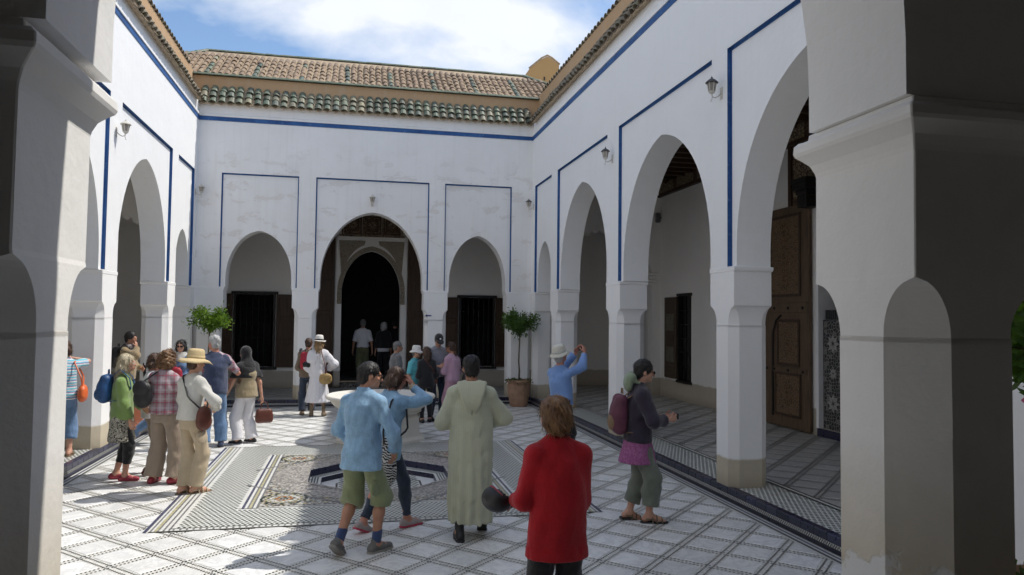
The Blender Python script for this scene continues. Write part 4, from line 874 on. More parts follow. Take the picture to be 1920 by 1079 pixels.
def kerb(key, label, u0, u1, parent, strip_w, cm):
    mp = maps[key]; e = thing('kerb', label, 'kerb', mp((u0+u1)/2, 0, 0)); O = np.array(e.location); l = lambda u, w, z: tuple(np.array(mp(u, w, z))-O)
    def bx(a, b, w0, w1, z0, z1, name, mt, bev=0):
        p, q = l(a, w0, z0), l(b, w1, z1); lo = tuple(map(min, p, q)); hi = tuple(map(max, p, q)); return MB().box(lo, hi, bev).build(name, mt, e)
    n = int((u1-u0)/.205); st = (u1-u0)/n
    a, b = l(0, -.012, .085), l(st-.004, .075, G+.006); sh = mp(0, 0, 0)
    p, q = np.array(mp(0, -.012, .085)), np.array(mp(st-.003, .075, G+.007)); me = MB().box(tuple(np.minimum(p, q)-np.array(mp(0, 0, 0))), tuple(np.maximum(p, q)-np.array(mp(0, 0, 0))), .006).data('kerb_tile', 'cobalt_tile')
    for i in range(n): inst('kerb_tile', me, e, tuple(np.array(mp(u0+st*i, 0, 0))-O+np.array((0, 0, random.uniform(-.0005, .0005)))))
    bx(u0, u1, -.006, .01, .048, .084, 'light_course', 'white_zellige'); bx(u0, u1, -.008, .01, .0, .046, 'blue_course', 'cobalt_tile')
    k = int((u1-u0)/.034); us = u0+(np.arange(k)+.5)*(u1-u0)/k; V = []; 
    for u in us:
        for zc, s in ((.0585, 0), (.0745, .017)):
            V += [l(u+s-.0085, -.0085, zc-.008), l(u+s+.0085, -.0085, zc-.008), l(u+s+.0085, -.0085, zc+.008), l(u+s-.0085, -.0085, zc+.008)]
    o = raw_obj('checker_course', np.array(V), np.arange(len(V)).reshape(-1, 4), 'dark_zellige', e, False); o['kind'] = 'stuff'; fix_normals(o)
    # mosaic walk on top of the kerb
    a, b = l(u0, .08, G+.004), l(u1, strip_w, G+.004); x0, x1 = sorted((a[0], b[0])); y0, y1 = sorted((a[1], b[1])); zt = a[2]
    MB().quad((x0, y0, zt), (x1, y0, zt), (x1, y1, zt), (x0, y1, zt)).build('mosaic_walk', 'white_zellige', e)
    dots(e, 'walk_pieces', x0, x1, y0, y1, .056, .0215, .019, zt+.0022, cm)
    for w0, w1, mt in ((strip_w-.02, strip_w+.02, 'dark_zellige'), (strip_w+.02, strip_w+.05, 'white_zellige'), (strip_w+.05, strip_w+.09, 'dark_zellige')):
        a, b = l(u0, w0, G+.0085), l(u1, w1, G+.0085); x0, x1 = sorted((a[0], b[0])); y0, y1 = sorted((a[1], b[1])); MB().quad((x0, y0, a[2]), (x1, y0, a[2]), (x1, y1, a[2]), (x0, y1, a[2])).build('walk_stripe', mt, e)
    return e
kerb('R', 'shaded blue tiled kerb step along the foot of the right arcade', NW, D, gf_r, .62, 'green_zellige')
kerb('L', 'sunlit blue tiled kerb step along the foot of the left arcade', NW, D, gf_l, .62, 'green_zellige')
kerb('B', 'blue tiled kerb step along the foot of the far wall', L, R, gf_b, .55, 'green_zellige')

# ------------------------------------------------------------------ lanterns, fountain, plants, sign
def lantern(label, x, y, z, rz):
    e = thing('wall_lantern', label, 'lantern', (x, y, z), rz, 'white lanterns on the courtyard walls'); e.scale = (.62, .62, .62)
    m = MB(); m.box((-.045, 0, -.26), (.045, .015, -.02), .006); m.tube([(0, .01, -.13), (0, .07, -.20), (0, .14, -.235), (0, .2, -.22), (0, .21, -.16)], .012, 6); m.tube([(0, .2, -.22), (0, .215, -.30), (0, .235, -.32)], .009, 6); m.build('arm', 'lamp_metal', e)
    b = MB(); c = (0, .21, -.17); b.lathe([(.02, 0), (.06, .03), (.066, .05), (.062, .06)], c, 6); b.build('cup', 'lamp_metal', e)
    MB().lathe([(.058, .06), (.088, .225)], c, 6).build('glass', 'lamp_glass', e)
    m = MB()
    for k in range(6):
        a = k*math.pi/3; m.tube([(c[0]+.062*math.cos(a), c[1]+.062*math.sin(a), c[2]+.055), (c[0]+.094*math.cos(a), c[1]+.094*math.sin(a), c[2]+.228)], .0085, 4)
    m.build('rib', 'lamp_metal', e)
    m = MB(); m.lathe([(.125, .222), (.128, .232), (.085, .275), (.04, .305), (.022, .315), (.02, .335), (.008, .345), (.001, .375)], c, 12); m.build('lamp_roof', 'lamp_dark' if x > 4 else 'lamp_metal', e)
lantern('white lantern on the right wall, nearest to the viewer beside the largest arch', R, 8.17, 4.98, math.pi/2)
lantern('white lantern on the right wall between the two middle arches', R, 12.05, 4.99, math.pi/2)
lantern('small white lantern on the right wall next to the far corner', R, 17.75, 4.98, math.pi/2)
lantern('sunlit white lantern on the left wall casting a shadow', L, 12.05, 4.95, -math.pi/2)
lantern('small white lantern on the left wall next to the far corner', L, 17.75, 4.98, -math.pi/2)
lantern('white lantern centred above the wide arch of the far wall', .392, D+REC, 4.93, math.pi)

ft = thing('marble_fountain', 'pale marble fountain bowl on an octagonal pedestal beyond the mosaic', 'fountain', (.50, 13.05, 0))
m = MB(); m.lathe([(.60, .47), (.66, .50), (.80, .60), (.86, .67), (.885, .70), (.93, .715), (.94, .74), (.93, .765), (.905, .775), (.87, .772), (.85, .765), (.80, .70), (.6, .62), (.3, .59), (.001, .585)], n=56, cap=False); m.build('bowl', 'fountain_marble', ft, smooth=True)
m = MB(); m.lathe([(.86, .7625), (.001, .7625)], n=40, cap=False); m.build('water_film', 'fountain_marble', ft)
def octp(prof, name):
    fix_normals(MB().loft_rings([octring(r, z) for r, z in prof], True, True).build(name, 'fountain_marble', ft))
octp([(.80, 0), (.80, .05), (.74, .075), (.71, .09), (.69, .40), (.66, .45), (.66, .48)], 'pedestal')
m = MB(); m.lathe([(.665, .48), (.70, .485), (.70, .51), (.67, .525)], n=40, cap=False); m.build('collar', 'fountain_marble', ft, smooth=True)
for k in range(8):
    a = (k+.5)*math.pi/4+math.pi/8; 

def leaf_mesh(P0, d, side, ln, wd, V, F):
    n = np.cross(d, side); b = len(V)
    mid = P0+d*ln*.5-n*ln*.05
    V += [P0, mid+side*wd, P0+d*ln-n*ln*.12, mid-side*wd, mid]
    F += [(b, b+1, b+4, b+4), (b+1, b+2, b+4, b+4), (b+2, b+3, b+4, b+4), (b+3, b, b+4, b+4)]
def citrus(label, x, y, zb, hgt, rad, mat, seed, n=1500, tall=.85, leafs=.075):
    rnd = np.random.RandomState(seed); e = thing('potted_tree', label, 'tree', (x, y, zb))
    pot = MB(); pot.lathe([(.19, 0), (.21, .03), (.26, .30), (.275, .48), (.265, .56), (.285, .575), (.30, .60), (.295, .64), (.265, .645), (.26, .6), (.001, .595)], n=28, cap=True); pot.build('pot', 'terracotta', e, smooth=True)
    MB().lathe([(.255, .602), (.001, .606)], n=16, cap=False).build('soil', 'soil', e)
    top = hgt; tk = MB(); pts = [(0, 0, .55), (.012, .01, .85), (-.008, .005, 1.1), (.01, -.01, top-rad*.7), (.0, 0, top)]; tk.tube(pts, [.024, .02, .018, .016, .006], 8)
    ends = []
    for k in range(26):
        a = rnd.rand()*6.28; el = rnd.uniform(-.15, 1.25); r = rad*rnd.uniform(.55, 1.0); s = np.array((0, 0, top-rad*.75+.35*rad*rnd.rand()))
        en = np.array((0, 0, top-rad*.12))+np.array((math.cos(a)*math.cos(el)*r, math.sin(a)*math.cos(el)*r, (math.sin(el)*r-.2*rad)*tall)); mid = (s+en)/2+np.array((0, 0, .06)); tk.tube([s, mid, en], [.009, .006, .003], 5); ends += [(mid, en)]*2; ends.append((s, mid))
    tk.build('trunk', 'bark', e, smooth=True)
    V, F = [], []
    for i in range(n):
        a, b = ends[rnd.randint(len(ends))]; t = rnd.rand()**.6; p = a+(b-a)*t+rnd.normal(size=3)*.055*(rad/.5)
        out = nrm(p-np.array((0, 0, top-rad*.4))+rnd.normal(size=3)*.15); d = nrm(out+rnd.normal(size=3)*.6+np.array((0, 0, -.25))); sd = nrm(np.cross(d, rnd.normal(size=3)))
        ln = leafs*rnd.uniform(.7, 1.35); leaf_mesh(p, d, sd, ln, ln*.24, V, F)
    o = raw_obj('crown', np.array(V), np.array(F), mat, e, False)
    V, F = [], []
    for i in range(380):
        a = rnd.rand()*6.28; r = .27*math.sqrt(rnd.rand()); p = np.array((r*math.cos(a), r*math.sin(a), .60)); d = nrm(np.array((math.cos(a)*.9, math.sin(a)*.9, .35+rnd.normal()*.5))); leaf_mesh(p+d*.05*rnd.rand(), nrm(d+rnd.normal(size=3)*.4), nrm(np.cross(d, rnd.normal(size=3))), .06, .018, V, F)
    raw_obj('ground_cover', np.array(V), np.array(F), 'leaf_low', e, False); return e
nrm = lambda v: np.asarray(v, float)/(np.linalg.norm(v)+1e-9)
citrus('small round-headed tree in a clay pot in the shaded far right corner', 3.93, 17.38, 0, 2.06, .50, 'leaf_shaded', 4, n=3400, leafs=.058)
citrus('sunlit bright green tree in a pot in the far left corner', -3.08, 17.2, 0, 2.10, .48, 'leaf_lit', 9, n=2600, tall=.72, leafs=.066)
citrus('leafy potted plant with long leaves glimpsed past the dark near pillar', 3.98, 3.55, 0, 2.08, .50, 'leaf_shaded', 21, n=1500, leafs=.12)
pf = MB()
for k in range(9):
    a = k*.7; pf.add([tuple(np.array((3.62, 3.35, 1.70))+np.array(q)) for q in ((0, 0, 0), (.03*math.cos(a), .03*math.sin(a), .02), (.045*math.cos(a+.3), .045*math.sin(a+.3), 0), (.03*math.cos(a+.6), .03*math.sin(a+.6), -.015))], [(0, 1, 2, 3)])
pf = pf.build('flower', 'petal'); tag(pf, 'pink flower on the plant past the dark near pillar', 'flower')
sg = MB(); sg.prism([(-.075, 0), (-.035, .036), (-.035, .015), (.075, .015), (.075, -.015), (-.035, -.015), (-.035, -.036)], 0, .008, lambda x, y, z: (x+1.78, D-z, y+2.155)); tag(fix_normals(sg.build('arrow_sign', 'sign_blue')), 'small dark blue arrow pointing left on the far pillar', 'sign')

# ------------------------------------------------------------------ people
V3 = lambda *a: np.array(a, float)
def nrm(v):
    v = np.asarray(v, float); return v/(np.linalg.norm(v)+1e-9)

class Field:
    """a list of distance functions melted together"""
    def __init__(s, k=.03): s.f = []; s.k = k; s.lo = []; s.hi = []; s.cut = []; s.wr = 0.; s.seed = 0; s.wf = 1.; s.sub = []
    def box(s, pts, r):
        for p in pts: s.lo.append(np.asarray(p)-r); s.hi.append(np.asarray(p)+r)
    def cap(s, a, b, ra, rb, k=None):
        a = V3(*a); b = V3(*b); ba = b-a; L = max(ba@ba, 1e-9)
        def g(p):
            q = p-a; t = np.clip((q@ba)/L, 0, 1)
            return np.linalg.norm(q-t[..., None]*ba, axis=-1)-(ra+t*(rb-ra))
        s.f.append((g, k)); s.box([a], ra+.03); s.box([b], rb+.03); return s
    def ell(s, c, r, rot=None, k=None):
        c = V3(*c); r = V3(*r); M = np.eye(3) if rot is None else np.array(rot)
        def g(p):
            q = (p-c)@M.T/r
            l = np.linalg.norm(q, axis=-1); g2 = np.linalg.norm(q/r, axis=-1)
            return l*(l-1)/np.maximum(g2, 1e-6)
        s.f.append((g, k)); s.box([c], r.max()+.03); return s
    def loft(s, o, ax, rt, prof, k=None):
        """prof rows (t, half width, half depth, forward offset) along ax from o"""
        o = V3(*o); ax = nrm(ax); rt = nrm(V3(*rt)-ax*(V3(*rt)@ax)); fw = np.cross(ax, rt)
        P = np.array(prof, float); m = P[:, 1:3].max()
        def g(p):
            q = p-o; t = q@ax; x = q@rt; y = q@fw
            tc = np.clip(t, P[0, 0], P[-1, 0])
            a = np.interp(tc, P[:, 0], P[:, 1]); b = np.interp(tc, P[:, 0], P[:, 2]); c = np.interp(tc, P[:, 0], P[:, 3])
            y = y-c
            l = np.sqrt((x/a)**2+(y/b)**2)+1e-9
            gr = np.sqrt((x/a**2)**2+(y/b**2)**2)+1e-9
            d = l*(l-1)/gr
            e = np.abs(t-tc)
            return np.where(e > 0, np.sqrt(np.maximum(d, 0)**2+e**2)+np.minimum(d, 0)*(e <= 0), d)
        s.f.append((g, k)); s.box([o+ax*P[0, 0], o+ax*P[-1, 0]], m+.04); return s
    def below(s, pt, n):                       # keep the side n points to
        s.cut.append((V3(*pt), nrm(n))); return s
    def ev(s, p):
        d = None
        for g, k in s.f:
            e = g(p); k = s.k if k is None else k
            if d is None: d = e
            else:
                h = np.clip(.5+.5*(d-e)/k, 0, 1); d = d*(1-h)+e*h-k*h*(1-h)
        if s.wr:
            R = np.random.RandomState(s.seed+5); w = 0
            q = p+.02*np.sin(p[..., [2, 0, 1]]*19*s.wf+s.seed)
            for i in range(6):
                v = R.normal(size=3)*V3(1, 1, .75); v = v/np.linalg.norm(v)*(14+9*i)*s.wf
                w = w+(1.25-2.2*np.abs(np.sin((q@v)*.5+R.rand()*6)))/(1+.3*i)
            d = d+s.wr*w*.45
        for g in s.sub:
            d = np.maximum(d, -g(p))
        for c, n in s.cut: d = np.maximum(d, -((p-c)@n))
        return d
    def mesh(s, h):
        lo = np.min(s.lo, axis=0)-2*h; hi = np.max(s.hi, axis=0)+2*h
        return surface_net(s.ev, lo, hi, h)

def surface_net(fn, lo, hi, h):
    B = 4
    nb = np.maximum(np.ceil((hi-lo)/(h*B)).astype(int)+1, 2); n = nb*B
    bc = np.stack(np.meshgrid(*[lo[i]+h*(B*np.arange(nb[i])+(B-1)/2) for i in range(3)], indexing='ij'), -1)
    Db = fn(bc)
    act = np.argwhere(np.abs(Db) < h*B*1.25+.016)
    D = np.repeat(np.repeat(np.repeat(Db, B, 0), B, 1), B, 2).astype(np.float32)
    off = np.stack(np.meshgrid(*[np.arange(B)]*3, indexing='ij'), -1).reshape(-1, 3)
    I3 = (act[:, None]*B+off[None]).reshape(-1, 3)
    D[I3[:, 0], I3[:, 1], I3[:, 2]] = fn(lo+h*I3)
    D[0] = D[-1] = 1; D[:, 0] = D[:, -1] = 1; D[:, :, 0] = D[:, :, -1] = 1
    I = D < 0
    c = [n[0]-1, n[1]-1, n[2]-1]
    S = np.zeros((*c, 3)); N = np.zeros(c)
    cor = [(i, j, k) for i in (0, 1) for j in (0, 1) for k in (0, 1)]
    sl = lambda A, o: A[o[0]:o[0]+c[0], o[1]:o[1]+c[1], o[2]:o[2]+c[2]]
    for a in cor:
        for d in range(3):
            if a[d]: continue
            b = list(a); b[d] = 1
            da, db = sl(D, a), sl(D, b)
            m = (da < 0) != (db < 0)
            t = np.where(m, da/np.where(m, da-db, 1), 0)
            for e in range(3):
                S[..., e] += np.where(m, a[e]+(t if e == d else 0), 0)
            N += m
    on = N > 0
    idx = -np.ones(c, int); idx[on] = np.arange(on.sum())
    ijk = np.argwhere(on)
    verts = lo+h*(ijk+S[on]/N[on][:, None])
    F = []
    for d in range(3):
        e, f = [(1, 2), (2, 0), (0, 1)][d]
        sh = [slice(None)]*3; s2 = list(sh); sh[d] = slice(0, -1); s2[d] = slice(1, None)
        A = I[tuple(sh)]; B = I[tuple(s2)]
        for flip, m in ((0, A & ~B), (1, ~A & B)):
            q = np.argwhere(m)
            if len(q) == 0: continue
            q = q[(q[:, e] > 0) & (q[:, f] > 0)]
            u = np.zeros(3, int); u[e] = 1; v = np.zeros(3, int); v[f] = 1
            g = lambda w: idx[tuple((q-w).T)]
            quad = np.stack([g(u+v), g(v), g(0*u), g(u)], 1)
            if flip: quad = quad[:, ::-1]
            F.append(quad)
    F = np.concatenate(F) if F else np.zeros((0, 4), int)
    F = F[(F >= 0).all(1)]
    return verts, F

def join(parts):
    vs = []; fs = []; o = 0
    for v, f in parts:
        vs.append(v); fs.append(f+o); o += len(v)
    return np.concatenate(vs), np.concatenate(fs)

def ik(a, b, l1, l2, hint):
    a = V3(*a); b = V3(*b); d = b-a; L = np.linalg.norm(d)
    if L > (l1+l2)*.995: b = a+d/L*(l1+l2)*.995; d = b-a; L = np.linalg.norm(d)
    u = d/L; x = (l1*l1-l2*l2+L*L)/(2*L); y = np.sqrt(max(l1*l1-x*x, 0))
    h = V3(*hint); h = nrm(h-u*(h@u))
    return a+u*x+h*y, b

def hand(W, fd, pn, side, s, curl=.5, h=.0055):
    """W wrist, fd the way the fingers point, pn the palm's normal, side +1 right"""
    fd = nrm(fd); pn = nrm(pn-fd*(pn@fd)); sd = np.cross(fd, pn)*side    # sd: towards the thumb
    F = Field(.012)
    pc = W+fd*.055*s
    F.ell(pc, V3(.05, .041, .019)*s, rot=[fd, sd, pn])
    F.cap(W-fd*.03*s, W+fd*.02*s, .026*s, .025*s)
    for i, (o, l) in enumerate(zip((.030, .010, -.011, -.030), (.072, .08, .074, .058))):
        a = W+(fd*.088+sd*o)*s; c = curl*(1+.12*i)
        d1 = nrm(fd*np.cos(c*.8)+pn*np.sin(c*.8)+sd*o*1.4); d2 = nrm(fd*np.cos(c*2.)+pn*np.sin(c*2.))
        b = a+d1*l*.5*s; e = b+d2*l*.5*s
        F.cap(a-fd*.02*s, b, .0098*s, .0088*s, .004); F.cap(b, e, .0088*s, .0074*s, .004)
    a = W+(fd*.025+sd*.028)*s; b = a+nrm(sd*.75+fd*.55+pn*.25)*.042*s; e = b+nrm(fd*.85+sd*.2+pn*.5)*.036*s
    F.cap(a, b, .0135*s, .0105*s, .008); F.cap(b, e, .0105*s, .0085*s, .004)
    return F.mesh(h)

ALL_PEOPLE = []
class Person:
    def __init__(s, label, x, y, z=0, face=0, h=1.7, girth=1., lean=0, twist=0, feet=None, hands=None, head=(0, 0), pelvis=None, sit=False, vox=None, fem=False, hint=None, knee=None, curl=None, palms=None):
        """face: degrees anticlockwise from +Y (0 looks away from the camera)"""
        s.root = thing('person', label, 'person', (x, y, z), math.radians(face))
        d = math.hypot(x, y); s.vox = vox or (.0115 if d < 8.5 else .015 if d < 11 else .019)
        k = s.k = h/1.70; s.g = girth; s.fem = fem; s.h = h
        T = lambda p: V3(*p)*k
        feet = feet or [(-.10, .0, 0, 4, 0), (.10, .0, 0, -4, 0)]       # x, y, z, toe yaw deg, heel lift deg
        pv = pelvis or (0, 0, .915)
        ln = math.radians(lean); up = V3(0, math.sin(ln), math.cos(ln)); s.up = up; s.fw = V3(0, math.cos(ln), -math.sin(ln))
        tw = math.radians(twist); rt = V3(math.cos(tw), math.sin(tw), 0); s.rt = rt
        s.P = T(pv); s.N = s.P+up*.535*k
        sw = .140 if fem else .160; s.sw = sw*k
        s.SH = [s.N-rt*sw*k-up*.118*k, s.N+rt*sw*k-up*.118*k]
        hy, hp = math.radians(head[0]), math.radians(head[1])           # turn to the left, nod down
        s.hf = V3(-math.sin(hy)*math.cos(hp), math.cos(hy)*math.cos(hp), -math.sin(hp)); s.hr = nrm(np.cross(s.hf, V3(0, 0, 1))); s.hu = np.cross(s.hr, s.hf)
        s.HC = s.N+up*.040*k+s.hu*.095*k+s.hf*.035*k
        s.HP = [s.P+V3(-.088, 0, -.05)*k, s.P+V3(.088, 0, -.05)*k]
        s.AN = []; s.KN = []; s.feet = feet
        for i, f in enumerate(feet):
            yaw, lift = math.radians(f[3]), math.radians(f[4])
            toe = V3(-math.sin(yaw), math.cos(yaw), 0)
            an = V3(f[0], f[1], f[2]+.075)*k
            kn, an = ik(s.HP[i], an, .405*k, .405*k, (knee[i] if knee else toe*1.))
            s.KN.append(kn); s.AN.append(an)
        s.WR = []; s.EL = []
        hands = hands or [(-.24, .03, .80), (.24, .03, .80)]
        for i, q in enumerate(hands):
            hd = hint[i] if hint else ((-.5 if i == 0 else .5), -.9, -.2)
            e, w = ik(s.SH[i], T(q), .285*k, .25*k, hd)
            s.EL.append(e); s.WR.append(w)
        s.curl = curl or (.5, .5); s.palms = palms or (None, None)
        ALL_PEOPLE.append(s)
    def put(s, name, mesh, mat, smooth=True, label=None):
        if isinstance(mesh, Field): mesh = mesh.mesh(s.vox)
        o = raw_obj(name, mesh[0], mesh[1], mat, s.root, smooth)
        if label: o['label'] = label
        return o
    # ---- skin
    def face(s, F):
        k = s.k; H = s.HC; f, r, u = s.hf, s.hr, s.hu; R = [r, f, u]
        F.ell(H+(u*.028-f*.012)*k, V3(.074, .092, .088)*k, rot=R, k=.02)
        F.ell(H+(f*.028-u*.03)*k, V3(.058, .064, .082)*k, rot=R, k=.02)
        F.ell(H+(f*.075-u*.088)*k, V3(.024, .02, .02)*k, rot=R, k=.02)
        F.cap(H+(f*.092+u*.005)*k, H+(f*.113-u*.032)*k, .009*k, .0145*k, .01)
        F.ell(H+(f*.084+u*.022)*k, V3(.05, .014, .012)*k, rot=R, k=.012)
        F.ell(H+(f*.088-u*.062)*k, V3(.024, .012, .009)*k, rot=R, k=.008)
        for q in (-1, 1):
            F.ell(H+(r*.074*q-f*.006-u*.012)*k, V3(.011, .02, .033)*k, rot=R, k=.008)
            F.ell(H+(r*.04*q+f*.068-u*.028)*k, V3(.022, .016, .018)*k, rot=R, k=.015)
        def eye(p):
            d = 9.
            for q in (-1, 1): d = np.minimum(d, np.linalg.norm(p-(H+(r*.031*q+f*.099-u*.0)*k), axis=-1)-.0145*k)
            return d
        F.sub.append(eye)
    def skin(s, mat, hands=True, arms=True, legs=True, eyes=False, bare_feet=False):
        k = s.k; F = Field(.03); s.face(F)
        F.cap(s.N-s.up*.04*k, s.HC-(s.hu*.05+s.hf*.02)*k, .058*k*(.9 if s.fem else 1), .054*k*(.9 if s.fem else 1))
        g = s.g
        F.loft(s.P, s.up, s.rt, [(-.08*k, .11*k, .07*k, 0), (.15*k, .11*k*g, .08*k*g, 0), (.34*k, .115*k, .08*k, 0), (.42*k, .10*k, .07*k, 0), (.50*k, .055*k, .05*k, 0)])
        for i in (0, 1):
            a, e, w = s.SH[i], s.EL[i], s.WR[i]
            F.cap(a, e, .042*k, .036*k); F.cap(e, w, .037*k, .026*k)
            hp, kn, an = s.HP[i], s.KN[i], s.AN[i]
            F.cap(hp, kn, .075*k, .05*k); m = kn*.68+an*.32-nrm(s.toe(i))*.012*k
            F.cap(kn, m, .046*k, .050*k); F.cap(m, an, .050*k, .033*k)
            F.cap(an, an+(s.toe(i)*.10-s.tup(i)*.035)*k, .036*k, .03*k); F.cap(an, an-(s.toe(i)*.045+s.tup(i)*.03)*k, .034*k, .033*k); F.cap(an+(s.toe(i)*.09-s.tup(i)*.045)*k, an+(s.toe(i)*.16-s.tup(i)*.055)*k, .03*k, .02*k)
        ms = [F.mesh(s.vox)]
        if s.vox < .02:
            pass
        for i in (0, 1):
            fd = nrm(s.WR[i]-s.EL[i]); sd = 1 if i else -1
            pn = V3(-sd, 0, 0)
            if s.palms[i] is not None: fd2, pn = s.palms[i]; fd = nrm(fd2) if fd2 is not None else fd; pn = V3(*pn)
            if abs(pn@fd) > .95: pn = V3(0, 0, -1)
            ms.append(hand(s.WR[i], fd, pn, sd, k*(.93 if s.fem else 1.02), s.curl[i], .0055 if s.vox < .016 else .007))
        b = raw_obj('body', *join(ms), mat, s.root)
        if eyes:
            H, f, r, u = s.HC, s.hf, s.hr, s.hu
            for q in (-1, 1):
                e = Field(.001).ell(H+(r*.031*q+f*.0865)*k, V3(.0125, .0125, .0125)*k)
                o = raw_obj('eye', *e.mesh(.004), M('eye_white'), s.root)
                e = Field(.001).ell(H+(r*.031*q+f*.0965)*k, V3(.0062, .004, .0062)*k)
                raw_obj('iris', *e.mesh(.0022), M('dark_eye'), o)
            e = Field(.004).ell(H+(f*.0985-u*.0585)*k, V3(.022, .006, .0045)*k, rot=[r, f, u]).ell(H+(f*.0985-u*.067)*k, V3(.019, .006, .005)*k, rot=[r, f, u])
            raw_obj('lips', *e.mesh(.004), M('lips'), s.root)
        return b
    def toe(s, i):
        y, l = math.radians(s.feet[i][3]), math.radians(s.feet[i][4])
        return V3(-math.sin(y)*math.cos(l), math.cos(y)*math.cos(l), -math.sin(l))
    def tup(s, i):
        t = s.toe(i); r = nrm(np.cross(t, V3(0, 0, 1))); return np.cross(r, t)
    # ---- clothes
    def top(s, mat, sleeve=1., hem=-.12, fat=0., wr=.006, name='shirt', flare=1., neck=.525, seed=1, cuff=.0, belly=1., wf=1., yoke=0, rib=0):
        k = s.k; g = s.g; F = Field(.038); F.wr = wr*1.5; F.seed = seed; F.wf = wf
        c = .010+fat*.8; w = 1 if not s.fem else .92
        F.loft(s.P, s.up, s.rt, [(hem*k, (.158*g*flare+c)*k, (.112*g*flare+c)*k, 0), (.0, (.158*g+c)*k, (.116*g+c)*k, 0), (.14*k, (.138*g*w*belly+c)*k, (.108*g*belly+c)*k, .004), (.30*k, (.150*g*w+c)*k, (.112*g+c)*k, .0), (.40*k, (.142*g*w+c)*k, (.092+c)*k, -.006*k), (.455*k, (.105+c*.5)*k, (.074+c*.5)*k, -.008*k), (.505*k, (.068+c*.3)*k, (.06+c*.3)*k, -.006*k), (neck*k, .055*k, .054*k, 0)])
        if s.fem:
            for q in (-1, 1): F.ell(s.P+s.up*.30*k+s.rt*.075*q*k+s.fw*.085*k, V3(.062, .055, .06)*k)
        for i in (0, 1):
            a, e, wv = s.SH[i], s.EL[i], s.WR[i]
            F.cap(s.N-s.up*.052*k+s.rt*.045*k*(1 if i else -1), a+s.up*.008*k, (.045+fat*.6)*k, (.050+fat*.6)*k)
            u = min(sleeve*2, 1.); v = max(sleeve*2-1, 0)
            end = a+(e-a)*u
            F.cap(a, end, (.054+fat*.8)*k, (.047+fat*.8)*k)
            if v: F.cap(e, e+(wv-e)*v, (.047+fat*.8)*k, (.036+fat*.6+cuff)*k); F.cap(e+(wv-e)*v, e+(wv-e)*(v+.12), (.036+fat*.6+cuff)*k, (.036+fat*.6+cuff)*k); F.sub.append(cutter(e+(wv-e)*v, wv-e, .10*k))
            else: F.sub.append(cutter(end, e-a, .12*k))
        F.cut.append((s.P+s.up*hem*k*1.0, nrm(s.up)))
        if yoke or rib:
            e0 = F.ev; N0, P0, up, rt, fw = s.N, s.P, s.up, s.rt, s.fw
            def ev2(p):
                d = e0(p); q = p-N0; z = q@up/k; x = q@rt/k; b = q@fw/k
                if yoke:
                    w = np.clip((-.13-z)*30, 0, 1)*np.clip((z+.52)*3.2, 0, 1)*np.clip((.05-b)*20, 0, 1)
                    d = d+w*(.0035+yoke*.0055*np.sin(x*78+2.5*np.sin(z*9))*np.clip((z+.42)*4.5, 0, 1))+yoke*.004*np.abs(np.sin((x*.55+z)*23+1.3*np.sin(x*14)))*np.clip((-.30-z)*6, 0, 1)
                if rib:
                    h = (p-P0)@up/k-hem; d = d-rib*.004*(h < .06)+rib*.0022*np.sin(np.arctan2(x, b)*75)*(h < .06)+rib*.009*(np.abs(np.sin((x*.9+z*.8)*9+2*np.sin(z*7)))-.5)*np.clip(h*4, 0, 1)*np.clip(-z*5-.5, 0, 1)
                return d
            F.ev = ev2
        return s.put(name, F, mat)
    def pants(s, mat, to=.97, fat=.0, flare=0., wr=.005, waist=.06, seed=3, name='trousers', seat=1., wf=1.):
        k = s.k; g = s.g; F = Field(.028); F.wr = wr*1.5; F.seed = seed; F.wf = wf
        F.loft(s.P, V3(0, 0, 1), s.rt, [(-.12*k, .145*g*k, .10*g*k, -.005), (-.03*k, .156*g*k, .112*g*seat*k, -.006*k), (waist*k, .138*g*k, .098*g*k, 0)])
        for i in (0, 1):
            h, kn, an = s.HP[i], s.KN[i], s.AN[i]
            u = min(to*2, 1.); v = max(to*2-1, 0)
            F.cap(h, h+(kn-h)*u, (.078*g+fat*.3)*k, (.066+fat+flare*.4)*k)
            if v:
                b = kn+(an-kn)*v; m = (kn*.6+b*.4)
                F.cap(kn, m, (.066+fat+flare*.4)*k, (.062+fat+flare*.6)*k); F.cap(m, b, (.062+fat+flare*.6)*k, (.044+fat+flare)*k); F.cap(b, b+nrm(an-kn)*.05, (.044+fat+flare)*k, (.044+fat+flare)*k)
                F.sub.append(cutter(b, an-kn, .115*k))
            else: F.sub.append(cutter(h+(kn-h)*u, kn-h, .14*k))
        return s.put(name, F, mat)
    def skirt(s, mat, z0, wid, dep, top=.08, name='skirt', wr=.008, seed=4, hip=1.03, wf=1., off=0, pleats=0, pa=.008):
        """z0 height of the hem above the ground"""
        k = s.k; F = Field(.02); F.wr = wr; F.seed = seed; F.wf = wf; L = s.P[2]-z0
        F.loft(s.P, V3(0, 0, 1), s.rt, [(-L, wid*k, dep*k, off), (-.5*L, (wid*.55+.172*hip*.45)*k*s.g, (dep*.55+.125*hip*.45)*k*s.g, off*.5), (-.05*k, .175*s.g*hip*k, .13*s.g*hip*k, 0), (top*k, .148*s.g*hip*k, .108*s.g*hip*k, 0)])
        if pleats:
            g0 = F.f[0][0]; c = s.P
            F.f[0] = (lambda p: g0(p)+pa*np.sin(pleats*np.arctan2(p[..., 0]-c[0], p[..., 1]-c[1])+2*np.sin(p[..., 2]*2.2))*np.clip((c[2]-p[..., 2])*1.6, 0, 1), None)
        F.cut.append((V3(0, 0, z0), V3(0, 0, 1)))
        return s.put(name, F, mat)
